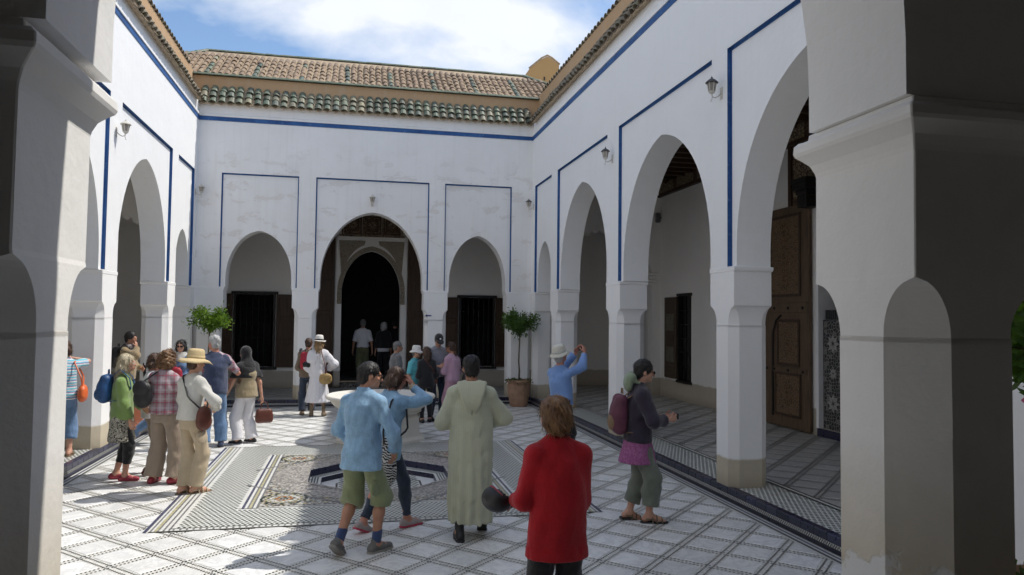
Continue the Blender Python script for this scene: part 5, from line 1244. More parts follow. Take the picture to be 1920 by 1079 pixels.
    def shoes(s, mat, sole=None, kind='shoe', high=0., labels=None):
        k = s.k; out = []
        for i in (0, 1):
            an = s.AN[i]; t, u = s.toe(i), s.tup(i); F = Field(.022)
            base = an-u*.075*k
            F.cap(base-t*.05*k+u*.042*k, base+t*.05*k+u*.042*k, .041*k, .041*k); F.cap(base+t*.05*k+u*.04*k, base+t*.155*k+u*.03*k, .042*k, .031*k)
            F.cap(base-t*.02*k+u*.06*k, base+t*.0*k+u*(.085+high)*k, .04*k, .037*k+.012*high)
            F.cut.append((base+u*.002, u))
            o = raw_obj(kind, *F.mesh(min(s.vox, .011)), mat, s.root)
            if sole:
                G = Field(.02); G.cap(base-t*.05*k+u*.012*k, base+t*.06*k+u*.012*k, .044*k, .046*k); G.cap(base+t*.06*k+u*.012*k, base+t*.158*k+u*.012*k, .046*k, .036*k)
                G.cut.append((base+u*.001, u)); G.cut.append((base+u*.022*k, -u)); raw_obj('sole', *G.mesh(.0095), sole, o)
            out.append(o)
        return out
    def sandals(s, mat, sole):
        k = s.k
        for i in (0, 1):
            an = s.AN[i]; t, u = s.toe(i), s.tup(i); r = np.cross(t, u); base = an-u*.075*k
            G = Field(.02); G.cap(base-t*.055*k+u*.01*k, base+t*.06*k+u*.01*k, .042*k, .047*k); G.cap(base+t*.06*k+u*.01*k, base+t*.165*k+u*.01*k, .047*k, .038*k)
            G.cut.append((base, u)); G.cut.append((base+u*.02*k, -u))
            o = raw_obj('sandal', *G.mesh(.009), sole, s.root)
            m = MB()
            for y0, hh, wd in ((.13, .05, .05), (.075, .072, .052), (.03, .085, .05)):
                pts = [base+t*y0*k+r*wd*k*math.cos(a)+u*(hh*math.sin(a)+.008)*k for a in np.linspace(0, math.pi, 9)]
                m.tube(pts, .0075*k, 6)
            pts = [base+t*(.03-.09*math.sin(a))*k+r*.047*k*math.cos(a)+u*.05*k for a in np.linspace(0, math.pi, 9)]
            m.tube(pts, .0075*k, 6); m.build('strap', mat, o)
    # ---- head things
    def hair(s, mat, style='short', seed=2, vol=1., name='hair'):
        k = s.k; H, f, r, u = s.HC, s.hf, s.hr, s.hu; R = [r, f, u]; F = Field(.02); F.seed = seed; f_ = f
        v = vol
        F.ell(H+(u*.034-f*.018)*k, V3(.079*v, .096*v, .09*v)*k, rot=R)
        if style == 'short':
            F.ell(H+(-u*.03-f*.055)*k, V3(.066, .05, .07)*k, rot=R)
            F.wr = .0035; F.wf = 2.4
        elif style == 'bob':
            F.ell(H+(-u*.035-f*.035)*k, V3(.09*v, .085*v, .085)*k, rot=R)
            F.wr = .007; F.wf = 1.8
        elif style == 'curly':
            F.ell(H+(-u*.04-f*.035)*k, V3(.1*v, .09*v, .085)*k, rot=R); F.wr = .012; F.wf = 2.4
        elif style == 'shoulder':
            F.ell(H+(-u*.05-f*.035)*k, V3(.092*v, .085*v, .1)*k, rot=R); F.cap(H-(f*.045+u*.06)*k, H-(f*.055+u*.17)*k, .085*k, .075*k)
            F.wr = .007; F.wf = 1.7
        elif style == 'long':
            F.ell(H+(-u*.05-f*.035)*k, V3(.088*v, .08*v, .1)*k, rot=R); F.cap(H-(f*.045+u*.06)*k, H-(f*.075+u*.34)*k, .08*k, .055*k); F.wr = .008; F.wf = 1.6
        elif style == 'bun':
            F.ell(H+(-u*.02-f*.04)*k, V3(.076, .07, .07)*k, rot=R); F.cap(H-(f*.08+u*.05)*k, H-(f*.10+u*.16)*k, .035*k, .022*k); F.wr = .004; F.wf = 2
        if style != 'cap':
            e0 = F.ev; nl = {'short': 21, 'bob': 17, 'curly': 15, 'shoulder': 17, 'long': 15, 'bun': 19}[style]; am = {'short': .0032, 'bob': .0050, 'curly': .011, 'shoulder': .0060, 'long': .0070, 'bun': .003}[style]
            def ev2(p, e0=e0):
                q = p-H; az = np.arctan2(q@r, -(q@f)); el = q@u
                return e0(p)+am*(1-2*np.abs(np.sin(nl*.5*az+1.7*np.sin(el*34+seed)+2.2*np.sin(3*az+seed))))+am*.6*np.sin(el*(150 if style == 'curly' else 60)+5*az+seed)
            F.ev = ev2
        # keep the face open
        F.sub.append(lambda p: (lambda q: np.maximum(np.linalg.norm((p-(H+(f*.105-u*.045)*k))*1.0@np.array(R).T/V3(.076, .088, .105)/k, axis=-1)-1, -9)*.07*k)(0))
        if style == 'short':
            F.sub.append(lambda p: np.linalg.norm((p-(H+(f*.035-u*.075)*k))@np.array(R).T/V3(.12, .068, .065)/k, axis=-1)*.065*k-.065*k)
            F.cut.append((H-(u*.085)*k, u))
        v, f = F.mesh(min(s.vox, .0105))
        return raw_obj(name, *join([(v, f), strands(v, f, H, f_, r, u, k, style, seed)]), mat, s.root)
    def brimhat(s, mat, band=None, brim=.155, tilt=0, crown=.105, droop=.03, name='sun_hat', z=.05):
        k = s.k; H = s.HC; f, r, u = s.hf, s.hr, s.hu; a = math.radians(tilt)
        uu = u*math.cos(a)-f*math.sin(a); ff = f*math.cos(a)+u*math.sin(a)
        c = H+(u*z-f*.012)*k; m = MB()
        prof = [(.095*.99, .0), (.096, .03), (.09, crown*.75), (.078, crown), (.045, crown*1.06), (.002, crown*1.0)]
        rings = [(brim, -droop), (brim*.86, -droop*.45), (.1, .0)]+prof
        n = 28; base = []
        for R_, hh in rings:
            ring = []
            for j in range(n):
                t = 2*math.pi*j/n; w = .008*math.sin(3*t+1)*(R_ > .11)+.005*math.sin(5*t)*(R_ > .11)
                ring.append(c+(r*math.cos(t)*R_*.93+ff*math.sin(t)*R_*1.12+uu*(hh+w))*k)
            base.append(ring)
        m.loft_rings(base, cap_end=True); m.thick = .004
        o = m.build(name, mat, s.root, smooth=True)
        md = o.modifiers.new('thick', 'SOLIDIFY'); md.thickness = .005
        if band:
            b = MB(); rg = []
            for R_, hh in ((.0985, .004), (.1, .006), (.099, .032), (.096, .034)):
                rg.append([c+(r*math.cos(2*math.pi*j/n)*R_*.94+ff*math.sin(2*math.pi*j/n)*R_*1.13+uu*hh)*k for j in range(n)])
            b.loft_rings(rg); b.build('hat_band', band, o, smooth=True)
        return o
    def cap_hat(s, mat):
        k = s.k; H = s.HC; f, r, u = s.hf, s.hr, s.hu; F = Field(.01)
        F.ell(H+(u*.04-f*.012)*k, V3(.083, .102, .092)*k, rot=[r, f, u]); F.cut.append((H+u*.03*k, u))
        F2 = Field(.01); F2.ell(H+(u*.03+f*.12)*k, V3(.07, .075, .012)*k, rot=[r, nrm(f-u*.25), nrm(u+f*.25)])
        return raw_obj('cap', *join([F.mesh(.009), F2.mesh(.006)]), mat, s.root)
    def glasses(s, mat, name='sunglasses'):
        k = s.k; H = s.HC; f, r, u = s.hf, s.hr, s.hu; F = Field(.004)
        for q in (-1, 1): F.ell(H+(r*.033*q+f*.104+u*.0)*k, V3(.027, .007, .02)*k, rot=[r, f, u])
        m = MB()
        for q in (-1, 1): m.tube([H+(r*.055*q+f*.1+u*.008)*k, H+(r*.076*q+f*.05+u*.008)*k, H+(r*.079*q-f*.01+u*.004)*k], .0035*k, 6)
        m.tube([H+(r*.012+f*.112+u*.006)*k, H+(-r*.012+f*.112+u*.006)*k], .003*k, 6)
        v, fc = m.arrays()
        return raw_obj(name, *join([F.mesh(.0042), (v, fc)]), mat, s.root)
    def W(s, p):                               # local point to world
        r = s.root.rotation_euler.z; c, n = math.cos(r), math.sin(r)
        return V3(c*p[0]-n*p[1], n*p[0]+c*p[1], p[2])+V3(*s.root.location)

def strands(v, f, H, fw, rt, up, k, style, seed, n=420):
    """thin loose locks lying on the hair, so that it is not a closed shell"""
    rnd = np.random.RandomState(seed+len(v)); ln = {'short': .030, 'bob': .075, 'curly': .045, 'shoulder': .10, 'long': .12, 'bun': .05}[style]*k
    a, b, c = v[f[:, 0]], v[f[:, 1]], v[f[:, 2]]; N = np.cross(b-a, c-a); A = np.linalg.norm(N, axis=1); N = N/(A[:, None]+1e-12)
    i = rnd.choice(len(f), n, p=A/A.sum()); P = v[f[i]].mean(1); nn = N[i]
    if ((P-H)*nn).sum(1).mean() < 0: nn = -nn
    crown = H+(up*.10-fw*.03)*k; g = (P-crown); g = g/(np.linalg.norm(g, axis=1)[:, None]+1e-9)*.6-up*.7
    V = []; F2 = []; w = .0026*k
    for p, q, d in zip(P, nn, g):
        d = d+rnd.normal(size=3)*(.55 if style == 'curly' else .22); d = nrm(d-q*(d@q)); sd = np.cross(q, d); L = ln*rnd.uniform(.5, 1.3); o = len(V)
        for t, h, x in ((0, .000, 1.), (.4, .0035, .9), (.75, .004+.003*rnd.rand(), .6), (1., .002+.007*rnd.rand()-L*.12, .15)):
            c_ = p+d*L*t+q*h*k*(1.6 if style == 'curly' else 1)+sd*math.sin(t*5+p[0]*90)*.004*(2.5 if style == 'curly' else 1); V += [c_-sd*w*x, c_+sd*w*x]
        for j in range(3): F2.append((o+2*j, o+2*j+1, o+2*j+3, o+2*j+2))
    return np.array(V), np.array(F2)

def cutter(c, n, r):
    """removes the stretch of a leg or sleeve beyond a hem, near the hem only"""
    c = V3(*c); n = nrm(n)
    def g(p):
        q = p-c; t = q@n; rad = np.linalg.norm(q-t[..., None]*n, axis=-1)
        return np.maximum(np.maximum(-t, t-.2), rad-r)
    return g

def blob_bag(name, label, cat, parts, mat, vox=.01, wr=.004, seed=3, k=.02, group=None):
    """a soft bag: parts = list of ('ell', c, r, rot) / ('cap', a, b, ra, rb) in world space"""
    F = Field(k); F.wr = wr; F.seed = seed
    for q in parts: getattr(F, q[0])(*q[1:])
    c = (np.min(F.lo, axis=0)+np.max(F.hi, axis=0))/2
    e = thing(name, label, cat, tuple(c), 0, group)
    v, f = F.mesh(vox); raw_obj('pouch', v-c, f, mat, e)
    return e, c

# ------------------------------------------------------------------ the visitors and what they carry
def backpack(p, label, mat, size=(.15, .085, .21), z=.28, back=.20, mat2=None, side=0):
    k = p.k; c = p.P+p.up*z*k-p.fw*back*k+p.rt*side; cw = p.W(c); e = thing('backpack', label, 'backpack', tuple(cw), p.root.rotation_euler.z)
    F = Field(.04); F.wr = .004; F.seed = 7
    a, b, h = size
    for sx in (-1, 1):
        F.cap((sx*(a-.07), 0, -h+.08), (sx*(a-.075), .01, h-.08), .075, .068)
    F.ell((0, -.02, -.03), (a*.95, b*1.05, h*.8))
    v, f = F.mesh(.012); o = raw_obj('pouch', v, f, mat, e)
    F = Field(.03); F.wr = .003; F.ell((0, -b*.95, -h*.38), (a*.72, .045, h*.42)); v, f = F.mesh(.011); raw_obj('front_pocket', v, f, mat2 or mat, e)
    m = MB()
    for sx in (-1, 1):
        pts = [(sx*.075, .07, h*.75), (sx*.105, back*k-.02, h*.75+.10), (sx*.115, back*k+.09, h*.6+.02), (sx*.12, back*k+.115, 0.), (sx*.135, back*k+.02, -h*.72), (sx*.11, .05, -h*.85)]
        q = [np.array(pts[0])]
        for t in np.linspace(0, 1, 16)[1:]:
            u = t*5; i = min(int(u), 4); w = u-i; q.append(np.array(pts[i])*(1-w)+np.array(pts[i+1])*w)
        m.ribbon(q, (1, 0, 0), .045)
    m.build('shoulder_strap', mat2 or mat, e); MB().tube([(-.03, .03, h-.01), (-.02, .03, h+.045), (.02, .03, h+.045), (.03, .03, h-.01)], .008, 6).build('grab_loop', mat2 or mat, e)
    return e
def shoulder_bag(p, label, mat, c, size, shoulder=1, name='shoulder_bag', cat='bag', strap=None, flap=True, cross=True, wr=.004, over=None):
    """c: pouch centre in the wearer's own frame; strap over the shoulder (0 left, 1 right)"""
    k = p.k; cw = p.W(V3(*c)); e = thing(name, label, cat, tuple(cw), p.root.rotation_euler.z); a, b, h = size
    F = Field(.03); F.wr = wr; F.seed = 3; F.ell((0, 0, 0), (a, b, h)); F.ell((0, 0, -h*.35), (a*1.02, b*1.05, h*.6)); F.ell((0, 0, h*.35), (a*.92, b*.8, h*.55))
    v, f = F.mesh(.011); raw_obj('pouch', v, f, mat, e)
    if flap:
        F = Field(.02); F.wr = .002; F.ell((0, -b*.55 if c[1] < .02 else b*.3, h*.4), (a*.95, b*.75, h*.62)); F.cut.append((V3(0, 0, -h*.05), V3(0, 0, 1))); v, f = F.mesh(.010); raw_obj('flap', v, f, mat, e)
    S = p.SH[shoulder]; top = over if over is not None else (p.N*.55+S*.45)+p.up*.045*k
    m = MB(); L = lambda q: np.asarray(q)-V3(*c)
    for fw in (1, -1):
        g = [L(V3(*c)+V3(a*.6*fw if abs(c[0]) < .1 else 0, .04*fw, h*.7)), L((V3(*c)+top)/2+p.fw*fw*.155*k+p.rt*(.04 if c[0] > 0 else -.04)), L(top+p.fw*fw*.09*k-p.up*.02*k), L(top+p.up*.0*k)]
        q = []
        for t in np.linspace(0, 1, 12):
            u = t*3; i = min(int(u), 2); w = u-i; w = w*w*(3-2*w)*.5+w*.5; q.append(g[i]*(1-w)+g[i+1]*w)
        m.tube(q, .0105, 6)
    m.build('strap', strap or mat, e); return e
def holdbox(name, label, cat, p, c, size, mat, bev=.004, lens=False):
    cw = p.W(V3(*c)); e = thing(name, label, cat, tuple(cw), p.root.rotation_euler.z); MB().box(tuple(-V3(*size)/2), tuple(V3(*size)/2), bev).build('case', mat, e)
    if lens: MB().lathe([(.018, 0), (.018, .02), (.014, .022), (.001, .021)], (0, 0, 0), 12).build('lens', 'black_glass', e).rotation_euler = (-math.pi/2, 0, 0)
    else: MB().box((-size[0]*.42, -size[1]/2-.001, -size[2]*.42), (size[0]*.42, -size[1]/2, size[2]*.42)).build('screen', 'black_glass', e)
    return e
def sock(p, mat, top=.06):
    for i in (0, 1):
        a = p.AN[i]; u = nrm(p.KN[i]-a); F = Field(.01); F.cap(a-u*.01, a+u*top*p.k, .043*p.k, .045*p.k); p.put('sock', F.mesh(.009), mat)
def belt(p, mat, z=.0):
    k = p.k; m = MB(); rg = []
    for w_, dz in ((.168, -.017), (.172, -.015), (.172, .015), (.168, .017)):
        rg.append([p.P+V3(math.cos(t)*w_*p.g*k, math.sin(t)*w_*.73*p.g*k, (z+dz)*k) for t in np.linspace(0, 2*math.pi, 29)[:-1]])
    m.loft_rings(rg); return m.build('belt', mat, p.root, smooth=True)

# --- foreground walkers
p = Person('short haired man in a pale denim shirt and green cargo shorts', .10, 6.80, 0, -36, 1.72, 1.06, lean=2, feet=[(-.13, -.14, .045, 8, 38), (.10, .10, 0, -16, 0)], hands=[(-.20, .20, .90), (.23, .16, .88)], head=(-42, 8), pelvis=(0, 0, .905), hint=[(-.8, -.7, -.1), (.9, -.6, 0)])
p.skin('skin_tan', eyes=False); p.top('denim_light', sleeve=.92, hem=-.16, fat=.012, wr=.008, seed=3, flare=1.06, belly=1.05, yoke=1.); p.pants('khaki_green', to=.59, fat=.016, flare=.018, wr=.008, seed=8)
p.shoes('grey_canvas', 'rubber', high=.035); sock(p, 'blue_sock', .11); p.hair('hair_black', 'short'); p.glasses('black_glass')
F = Field(.012); k = p.k
F.loft(p.N-p.up*.02*k, p.up, p.rt, [(-.02*k, .078*k, .074*k, -.005), (.02*k, .07*k, .066*k, 0), (.045*k, .066*k, .062*k, 0)]); p.put('collar', F, 'denim_light')
F = Field(.02); F.ell(p.P+V3(.145, .0, -.315)*k, V3(.03, .065, .075)*k); p.put('cargo_pocket', F, 'khaki_green')
p = Person('woman in a blue denim shirt and dark jeans, one hand raised to her brow', .36, 7.52, 0, -56, 1.64, .95, lean=4, fem=True, feet=[(-.07, -.24, .02, 4, 24), (.06, .23, 0, -4, 0)], hands=[(-.24, .05, .86), (.12, .20, 1.475)], head=(-8, 14), hint=[(-.5, -.9, 0), (.9, .25, -.5)], palms=[None, (V3(-.35, -.1, .9), (-.6, -.7, 0))], pelvis=(0, 0, .895))
p.skin('skin_red'); p.top('denim_light', sleeve=.9, hem=-.17, fat=.012, wr=.008, seed=13, flare=1.05, yoke=.8); p.pants('denim_dark', to=.93, fat=-.002, flare=-.0, wr=.004, seed=9); p.shoes('trainer', 'pink_rubber'); p.hair('hair_brown', 'bob', vol=1.0)
F = Field(.02); F.cap(p.WR[1]-nrm(p.WR[1]-p.EL[1])*.03, p.WR[1]-nrm(p.WR[1]-p.EL[1])*.012, .034, .034); p.put('bracelet', F.mesh(.009), 'sand_cloth')
pb = p
e = shoulder_bag(p, 'black and white zebra striped tote on the shoulder of the woman with raised hand', 'zebra', (.20, -.15, .72), (.13, .05, .24), 1, 'tote_bag', 'tote bag', flap=False, strap='black_nylon', over=p.SH[1]+p.up*.052*p.k)
cw = e.location; o = thing('folded_paper', 'lime green folded paper sticking out of the zebra tote', 'paper', (cw.x+.06, cw.y-.01, cw.z+.13), D2R(-30)); MB().box((-.03, -.01, -.10), (.04, .01, .10), .004).build('paper_sheet', 'lime', o); MB().box((-.025, -.016, -.1), (.03, -.0105, .085), .002).build('inner_sheet', 'lime', o)

p = Person('man with cropped black hair in a long sage green hooded robe seen from behind', 1.145, 7.16, 0, -6, 1.75, 1.0, feet=[(-.10, -.13, 0, 8, 0), (.13, .17, .03, -10, 42)], hands=[(-.14, .24, 1.02), (.16, .24, 1.02)], hint=[(-.55, -.8, 0), (.9, -.6, 0)], head=(4, 6), curl=(.7, .7))
p.skin('skin_tan'); k = p.k
F = Field(.05); F.wr = .011; F.seed = 5; F.wf = .8
F.loft(p.P, p.up, p.rt, [(-.76*k, .20*k, .255*k, .04), (-.45*k, .205*k, .215*k, .025), (-.1*k, .205*k, .16*k, 0), (.15*k, .195*k, .145*k, 0), (.31*k, .185*k, .138*k, 0), (.40*k, .165*k, .11*k, 0), (.46*k, .115*k, .085*k, 0), (.51*k, .075*k, .068*k, 0)])
g0 = F.f[0][0]; cc_ = p.P
F.f[0] = (lambda q: g0(q)+.015*np.sin(13*np.arctan2(q[..., 0]-cc_[0], q[..., 1]-cc_[1])+1.5*np.sin(q[..., 2]*2.5))*np.clip((1.1-q[..., 2]), 0, 1), None)
for i in (0, 1):
    F.cap(p.N-p.up*.055*k+p.rt*(.05 if i else -.05)*k, p.SH[i], .055*k, .062*k); F.cap(p.SH[i], p.EL[i], .066*k, .070*k); F.cap(p.EL[i], p.EL[i]+(p.WR[i]-p.EL[i])*.85, .070*k, .068*k)
p.put('robe', F, 'sage_robe')
F = Field(.028); F.wr = .003; F.seed = 9
for i in range(13):
    t = i/12; F.cap(p.N+p.up*(-.005-.30*t)*k-p.fw*(.085+.05*math.sin(t*math.pi)+.025*t)*k-p.rt*(.118*(1-t)**.8+.004)*k, p.N+p.up*(-.005-.30*t)*k-p.fw*(.085+.05*math.sin(t*math.pi)+.025*t)*k+p.rt*(.118*(1-t)**.8+.004)*k, .020*k, .020*k)
for sx in (-1, 1): F.cap(p.N+p.rt*.07*sx*k-p.fw*.055*k+p.up*.0*k, p.N+p.rt*.075*sx*k+p.fw*.05*k-p.up*.025*k, .024*k, .018*k)
o = p.put('hood', F, 'sage_robe')
m = MB(); m.tube([p.N-p.fw*(.092+.05*math.sin(t*math.pi)+.038*t)*k+p.up*(-.01-.31*t)*k for t in np.linspace(0, 1, 10)], .004, 6); m.build('seam', 'greygreen', o)
p.shoes('black_leather', 'dark_rubber', high=.05); p.hair('hair_black', 'short', vol=1.02); sock(p, 'black_cloth', .16)

p = Person('woman with short auburn hair in a bright red jumper standing nearest to the viewer', 1.235, 4.36, 0, 2, 1.64, 1.08, fem=True, hands=[(-.19, .25, 1.0), (.08, .26, 1.02)], hint=[(-.3, -1, -.3), (.35, -1, -.2)], head=(16, 8), palms=[(V3(-.7, .6, -.2), (.3, .3, -.9)), None], curl=(.8, .6))
p.skin('skin_fair'); p.top('red_knit', sleeve=.97, hem=-.20, fat=.020, wr=.008, seed=21, flare=1.0, belly=1.14, neck=.53, wf=.8, rib=1.); p.pants('black_cloth', to=.97, fat=.01, flare=.02, seed=4); p.shoes('black_leather', 'dark_rubber'); p.hair('hair_auburn', 'bob', vol=1.08)
w = p.W(p.WR[0]); cp = thing('cap', 'black cap with dark red piping held in the hand of the woman in red', 'cap', (w[0]-.12, w[1]+.08, w[2]+.0), D2R(20))
F = Field(.012); F.ell((0, 0, 0), (.095, .115, .085)); F.sub.append(lambda q: (np.linalg.norm((q-V3(.035, 0, .03))/V3(.082, .10, .075), axis=-1)-1)*.075); F.cut.append((V3(.045, 0, .0), nrm((-1, 0, -.45)))); v, f = F.mesh(.0075); raw_obj('crown', v, f, 'black_nylon', cp)
m = MB(); m.tube([(.045*math.cos(t)*.3+.02-.055*math.sin(t), .105*math.cos(t), .075*math.sin(t)+.005) for t in np.linspace(0, 2*math.pi, 30)], .006, 6); m.build('piping', 'red_leather', cp)
F = Field(.01); F.ell((.06, .02, -.055), (.075, .075, .011)); v, f = F.mesh(.006); raw_obj('peak', v, f, 'black_nylon', cp)

p = Person('dark haired woman in profile with a plum jacket, magenta tunic and sunglasses', 2.98, 7.38, 0, -97, 1.70, .97, fem=True, feet=[(-.07, -.09, 0, 3, 10), (.07, .09, 0, -3, 0)], hands=[(-.10, .30, 1.075), (.09, .30, 1.075)], hint=[(-.6, -.9, -.1), (.6, -.9, -.1)], head=(0, 9), pelvis=(0, -.02, .91), lean=2, palms=[(V3(.5, .85, .1), (.8, -.4, .2)), (V3(-.4, .9, .1), (-.8, -.3, .2))], curl=(.75, .75))
p.skin('skin_fair'); p.skirt('magenta', .62, .205, .20, top=.06, name='tunic', wr=.006); p.top('plum', sleeve=.86, hem=-.07, fat=.022, wr=.008, seed=30, flare=1.06, name='jacket')
p.pants('greygreen', to=.86, fat=.012, flare=.026, wr=.009, seed=33); p.sandals('suede', 'dark_rubber'); p.hair('hair_black', 'short', vol=1.07); p.glasses('black_glass')
holdbox('camera', 'small compact camera held by the woman in the plum jacket', 'camera', p, (0, .40, 1.10), (.09, .03, .06), 'black_nylon', .006, True)
backpack(p, 'maroon and tan backpack on the back of the woman in the plum jacket', 'plum_nylon', (.135, .08, .22), .21, .205, 'tan_nylon')
k = p.k; F = Field(.02); F.wr = .006; F.seed = 2
F.cap(p.N-p.fw*.075*k-p.rt*.06*k+p.up*.07*k, p.N-p.fw*.10*k+p.rt*.06*k+p.up*.05*k, .05*k, .05*k); F.ell(p.N-p.fw*.12*k-p.up*.0*k, V3(.11, .045, .10)*k)
for sx in (-1, 1): F.cap(p.N+p.rt*.07*sx*k-p.fw*.05*k+p.up*.02*k, p.N+p.rt*.065*sx*k+p.fw*.05*k-p.up*.03*k, .018*k, .014*k)
cw = p.W(p.N-p.fw*.12*k); e = thing('sun_hat', 'sage green cloth hat hanging behind the neck of the woman in the plum jacket', 'hat', tuple(cw), p.root.rotation_euler.z); v, f = F.mesh(.01); raw_obj('hat_cloth', v-(p.N-p.fw*.12*k), f, 'sage_scarf', e)

p = Person('man in a blue shirt and pale bucket hat raising a camera with both hands', 2.98, 10.35, 0, -60, 1.70, 1.08, lean=-4, hands=[(-.07, .36, 1.60), (.09, .38, 1.61)], hint=[(-.7, .1, -.8), (.7, .1, -.8)], head=(0, -16), palms=[(V3(.3, .3, .9), (.9, 0, 0)), (V3(-.3, .3, .9), (-.9, 0, 0))])
p.skin('skin_red'); p.top('shirt_blue', sleeve=.96, hem=-.03, fat=.014, wr=.008, seed=41); p.pants('black_cloth', to=.97, fat=.008, flare=.016, seed=42); p.shoes('black_leather', 'dark_rubber'); p.hair('hair_white', 'short', vol=.98); p.brimhat('pale_hat', 'cream_cloth', brim=.15, tilt=0, droop=.035, name='bucket_hat'); belt(p, 'black_leather', -.0)
holdbox('camera', 'small dark camera held up by the man in the pale bucket hat', 'camera', p, (.01, .40, 1.68), (.10, .03, .06), 'black_nylon', .006, True)
e = thing('belt_pouch', 'black pouch on the belt of the man raising a camera', 'pouch', tuple(p.W(p.P+V3(.17, -.06, -.02))), 0); MB().box((-.035, -.03, -.06), (.035, .03, .06), .01).build('pouch', 'black_nylon', e); MB().box((-.037, -.034, .01), (.037, -.0, .062), .008).build('flap', 'black_leather', e)

# --- the group on the left
p = Person('blond woman in a green cardigan, patterned skirt and black leggings', -2.86, 10.30, 0, -84, 1.60, 1.0, fem=True, feet=[(-.08, -.07, 0, 0, 0), (.08, .07, 0, -6, 0)], hands=[(-.12, .24, .95), (.17, .13, .80)], hint=[(-.6, -.8, 0), (.3, -1, 0)], head=(-4, 4))
p.skin('skin_fair', eyes=True); p.skirt('scribble', .50, .215, .17, top=.06, wr=.005, pleats=9, pa=.006); p.pants('black_cloth', to=.80, fat=.006, wr=.002, seed=2, name='leggings'); p.top('moss_knit', sleeve=.95, hem=-.09, fat=.018, wr=.007, seed=51, flare=1.03, name='cardigan'); p.shoes('red_leather'); p.hair('hair_blond', 'shoulder', vol=1.03)
backpack(p, 'blue backpack on the blond woman in green', 'blue_nylon', (.15, .085, .19), .33, .21, 'blue_nylon')
p = Person('woman with curly auburn hair in a plaid shirt and taupe trousers', -2.30, 10.02, 0, -22, 1.66, 1.04, fem=True, feet=[(-.12, -.02, 0, 6, 0), (.14, .03, 0, -24, 0)], hands=[(-.12, .26, 1.06), (.14, .25, 1.05)], hint=[(-.9, -.5, 0), (.9, -.5, 0)], head=(-6, 4))
p.skin('skin_fair'); p.top('plaid', sleeve=.95, hem=-.02, fat=.022, wr=.009, seed=61, flare=1.0); p.pants('taupe_cloth', to=.985, fat=.014, flare=.045, wr=.006, seed=62); p.shoes('red_leather'); p.hair('hair_ginger', 'curly', vol=1.06)
shoulder_bag(p, 'black leather sling bag on the back of the plaid shirt', 'black_nylon', (-.15, -.21, 1.13), (.115, .07, .17), 0, flap=True)
p = Person('dark haired woman in a white top, hand to her face, behind the plaid shirt', -2.60, 10.62, 0, -80, 1.60, .95, fem=True, hands=[(-.2, .1, .85), (.13, .20, 1.42)], hint=[(-.4, -.9, 0), (.9, .2, -.7)], palms=[None, (V3(-.4, -.2, .9), (-.7, -.6, 0))], head=(0, 8))
p.skin('skin_red'); p.top('white_cloth', sleeve=.7, fat=.012, seed=71); p.pants('taupe_cloth', fat=.0, seed=72); p.shoes('brown_leather'); p.hair('hair_brown', 'bob')
p = Person('woman in a floppy straw sun hat, cream top and beige cargo trousers', -1.86, 9.42, 0, -38, 1.66, 1.03, fem=True, feet=[(-.06, -.05, 0, 4, 0), (.07, .03, 0, -20, 0)], hands=[(-.10, .26, 1.05), (.17, .22, 1.02)], hint=[(-.9, -.5, 0), (1, -.5, 0)], head=(-8, 6))
p.skin('skin_fair'); p.top('cream_cloth', sleeve=.95, hem=-.02, fat=.016, wr=.007, seed=81); p.pants('sand_cloth', to=.985, fat=.004, flare=.022, wr=.007, seed=82); p.sandals('sand_cloth', 'suede'); p.hair('hair_brown', 'short'); p.brimhat('straw', 'straw', brim=.19, droop=.05, crown=.115)
F = Field(.02); F.ell(p.P+V3(.13, -.02, -.0)*k, V3(.06, .12, .17)); F = Field(.02); F.ell(p.P+V3(.178, -.005, -.22), V3(.03, .07, .085)); p.put('cargo_pocket', F, 'sand_cloth')
shoulder_bag(p, 'dark brown leather sling bag at the side of the woman in the straw hat', 'brown_leather', (.21, .0, .90), (.05, .10, .145), 0, strap='black_leather', flap=False)
p = Person('white haired man in a navy waistcoat and blue jeans seen from behind', -2.15, 12.58, 0, 20, 1.79, 1.08, feet=[(-.12, 0, 0, 8, 0), (.12, .02, 0, -8, 0)], hands=[(-.18, .2, .98), (.22, .16, .96)], head=(28, 4), hint=[(-.9, -.5, 0), (.9, -.5, 0)])
p.skin('skin_red'); p.top('plaid', sleeve=.46, hem=-.02, fat=.012, seed=92, name='shirt'); p.top('navy_cloth', sleeve=.18, hem=-.10, fat=.024, wr=.006, seed=91, name='waistcoat', belly=1.05); p.pants('denim_mid', to=.99, fat=.01, flare=.03, wr=.007, seed=93); p.shoes('navy_cloth', 'dark_rubber'); p.hair('hair_white', 'short', vol=1.03)
p = Person('woman in a black headscarf and white trousers with a tan jacket round her back', -1.70, 12.87, 0, 42, 1.60, 1.02, fem=True, feet=[(-.13, .02, 0, 24, 0), (.13, -.02, 0, 12, 0)], hands=[(-.30, .16, .84), (.27, -.12, .70)], head=(10, 8), hint=[(-.6, -.8, 0), (.7, -.7, 0)])
p.skin('skin_fair'); p.pants('white_cloth', to=.985, fat=.016, flare=.03, wr=.006, seed=102); p.top('olive_tan', sleeve=.06, hem=-.10, fat=.034, wr=.007, seed=101, flare=1.08, name='jacket'); p.top('black_cloth', sleeve=.5, hem=.24, fat=.045, wr=.007, seed=103, name='cape'); p.shoes('black_cloth', 'white_plastic')
k = p.k; F = Field(.04); F.wr = .004
F.ell(p.HC+(p.hu*.03-p.hf*.02)*k, V3(.09, .11, .105)*k); F.ell(p.HC-(p.hu*.08+p.hf*.02)*k, V3(.085, .09, .10)*k); F.loft(p.N-p.up*.10*k, p.up, p.rt, [(-.02, .19*k, .125*k, -.01), (.05*k, .15*k, .11*k, -.01), (.12*k, .09*k, .09*k, 0)])
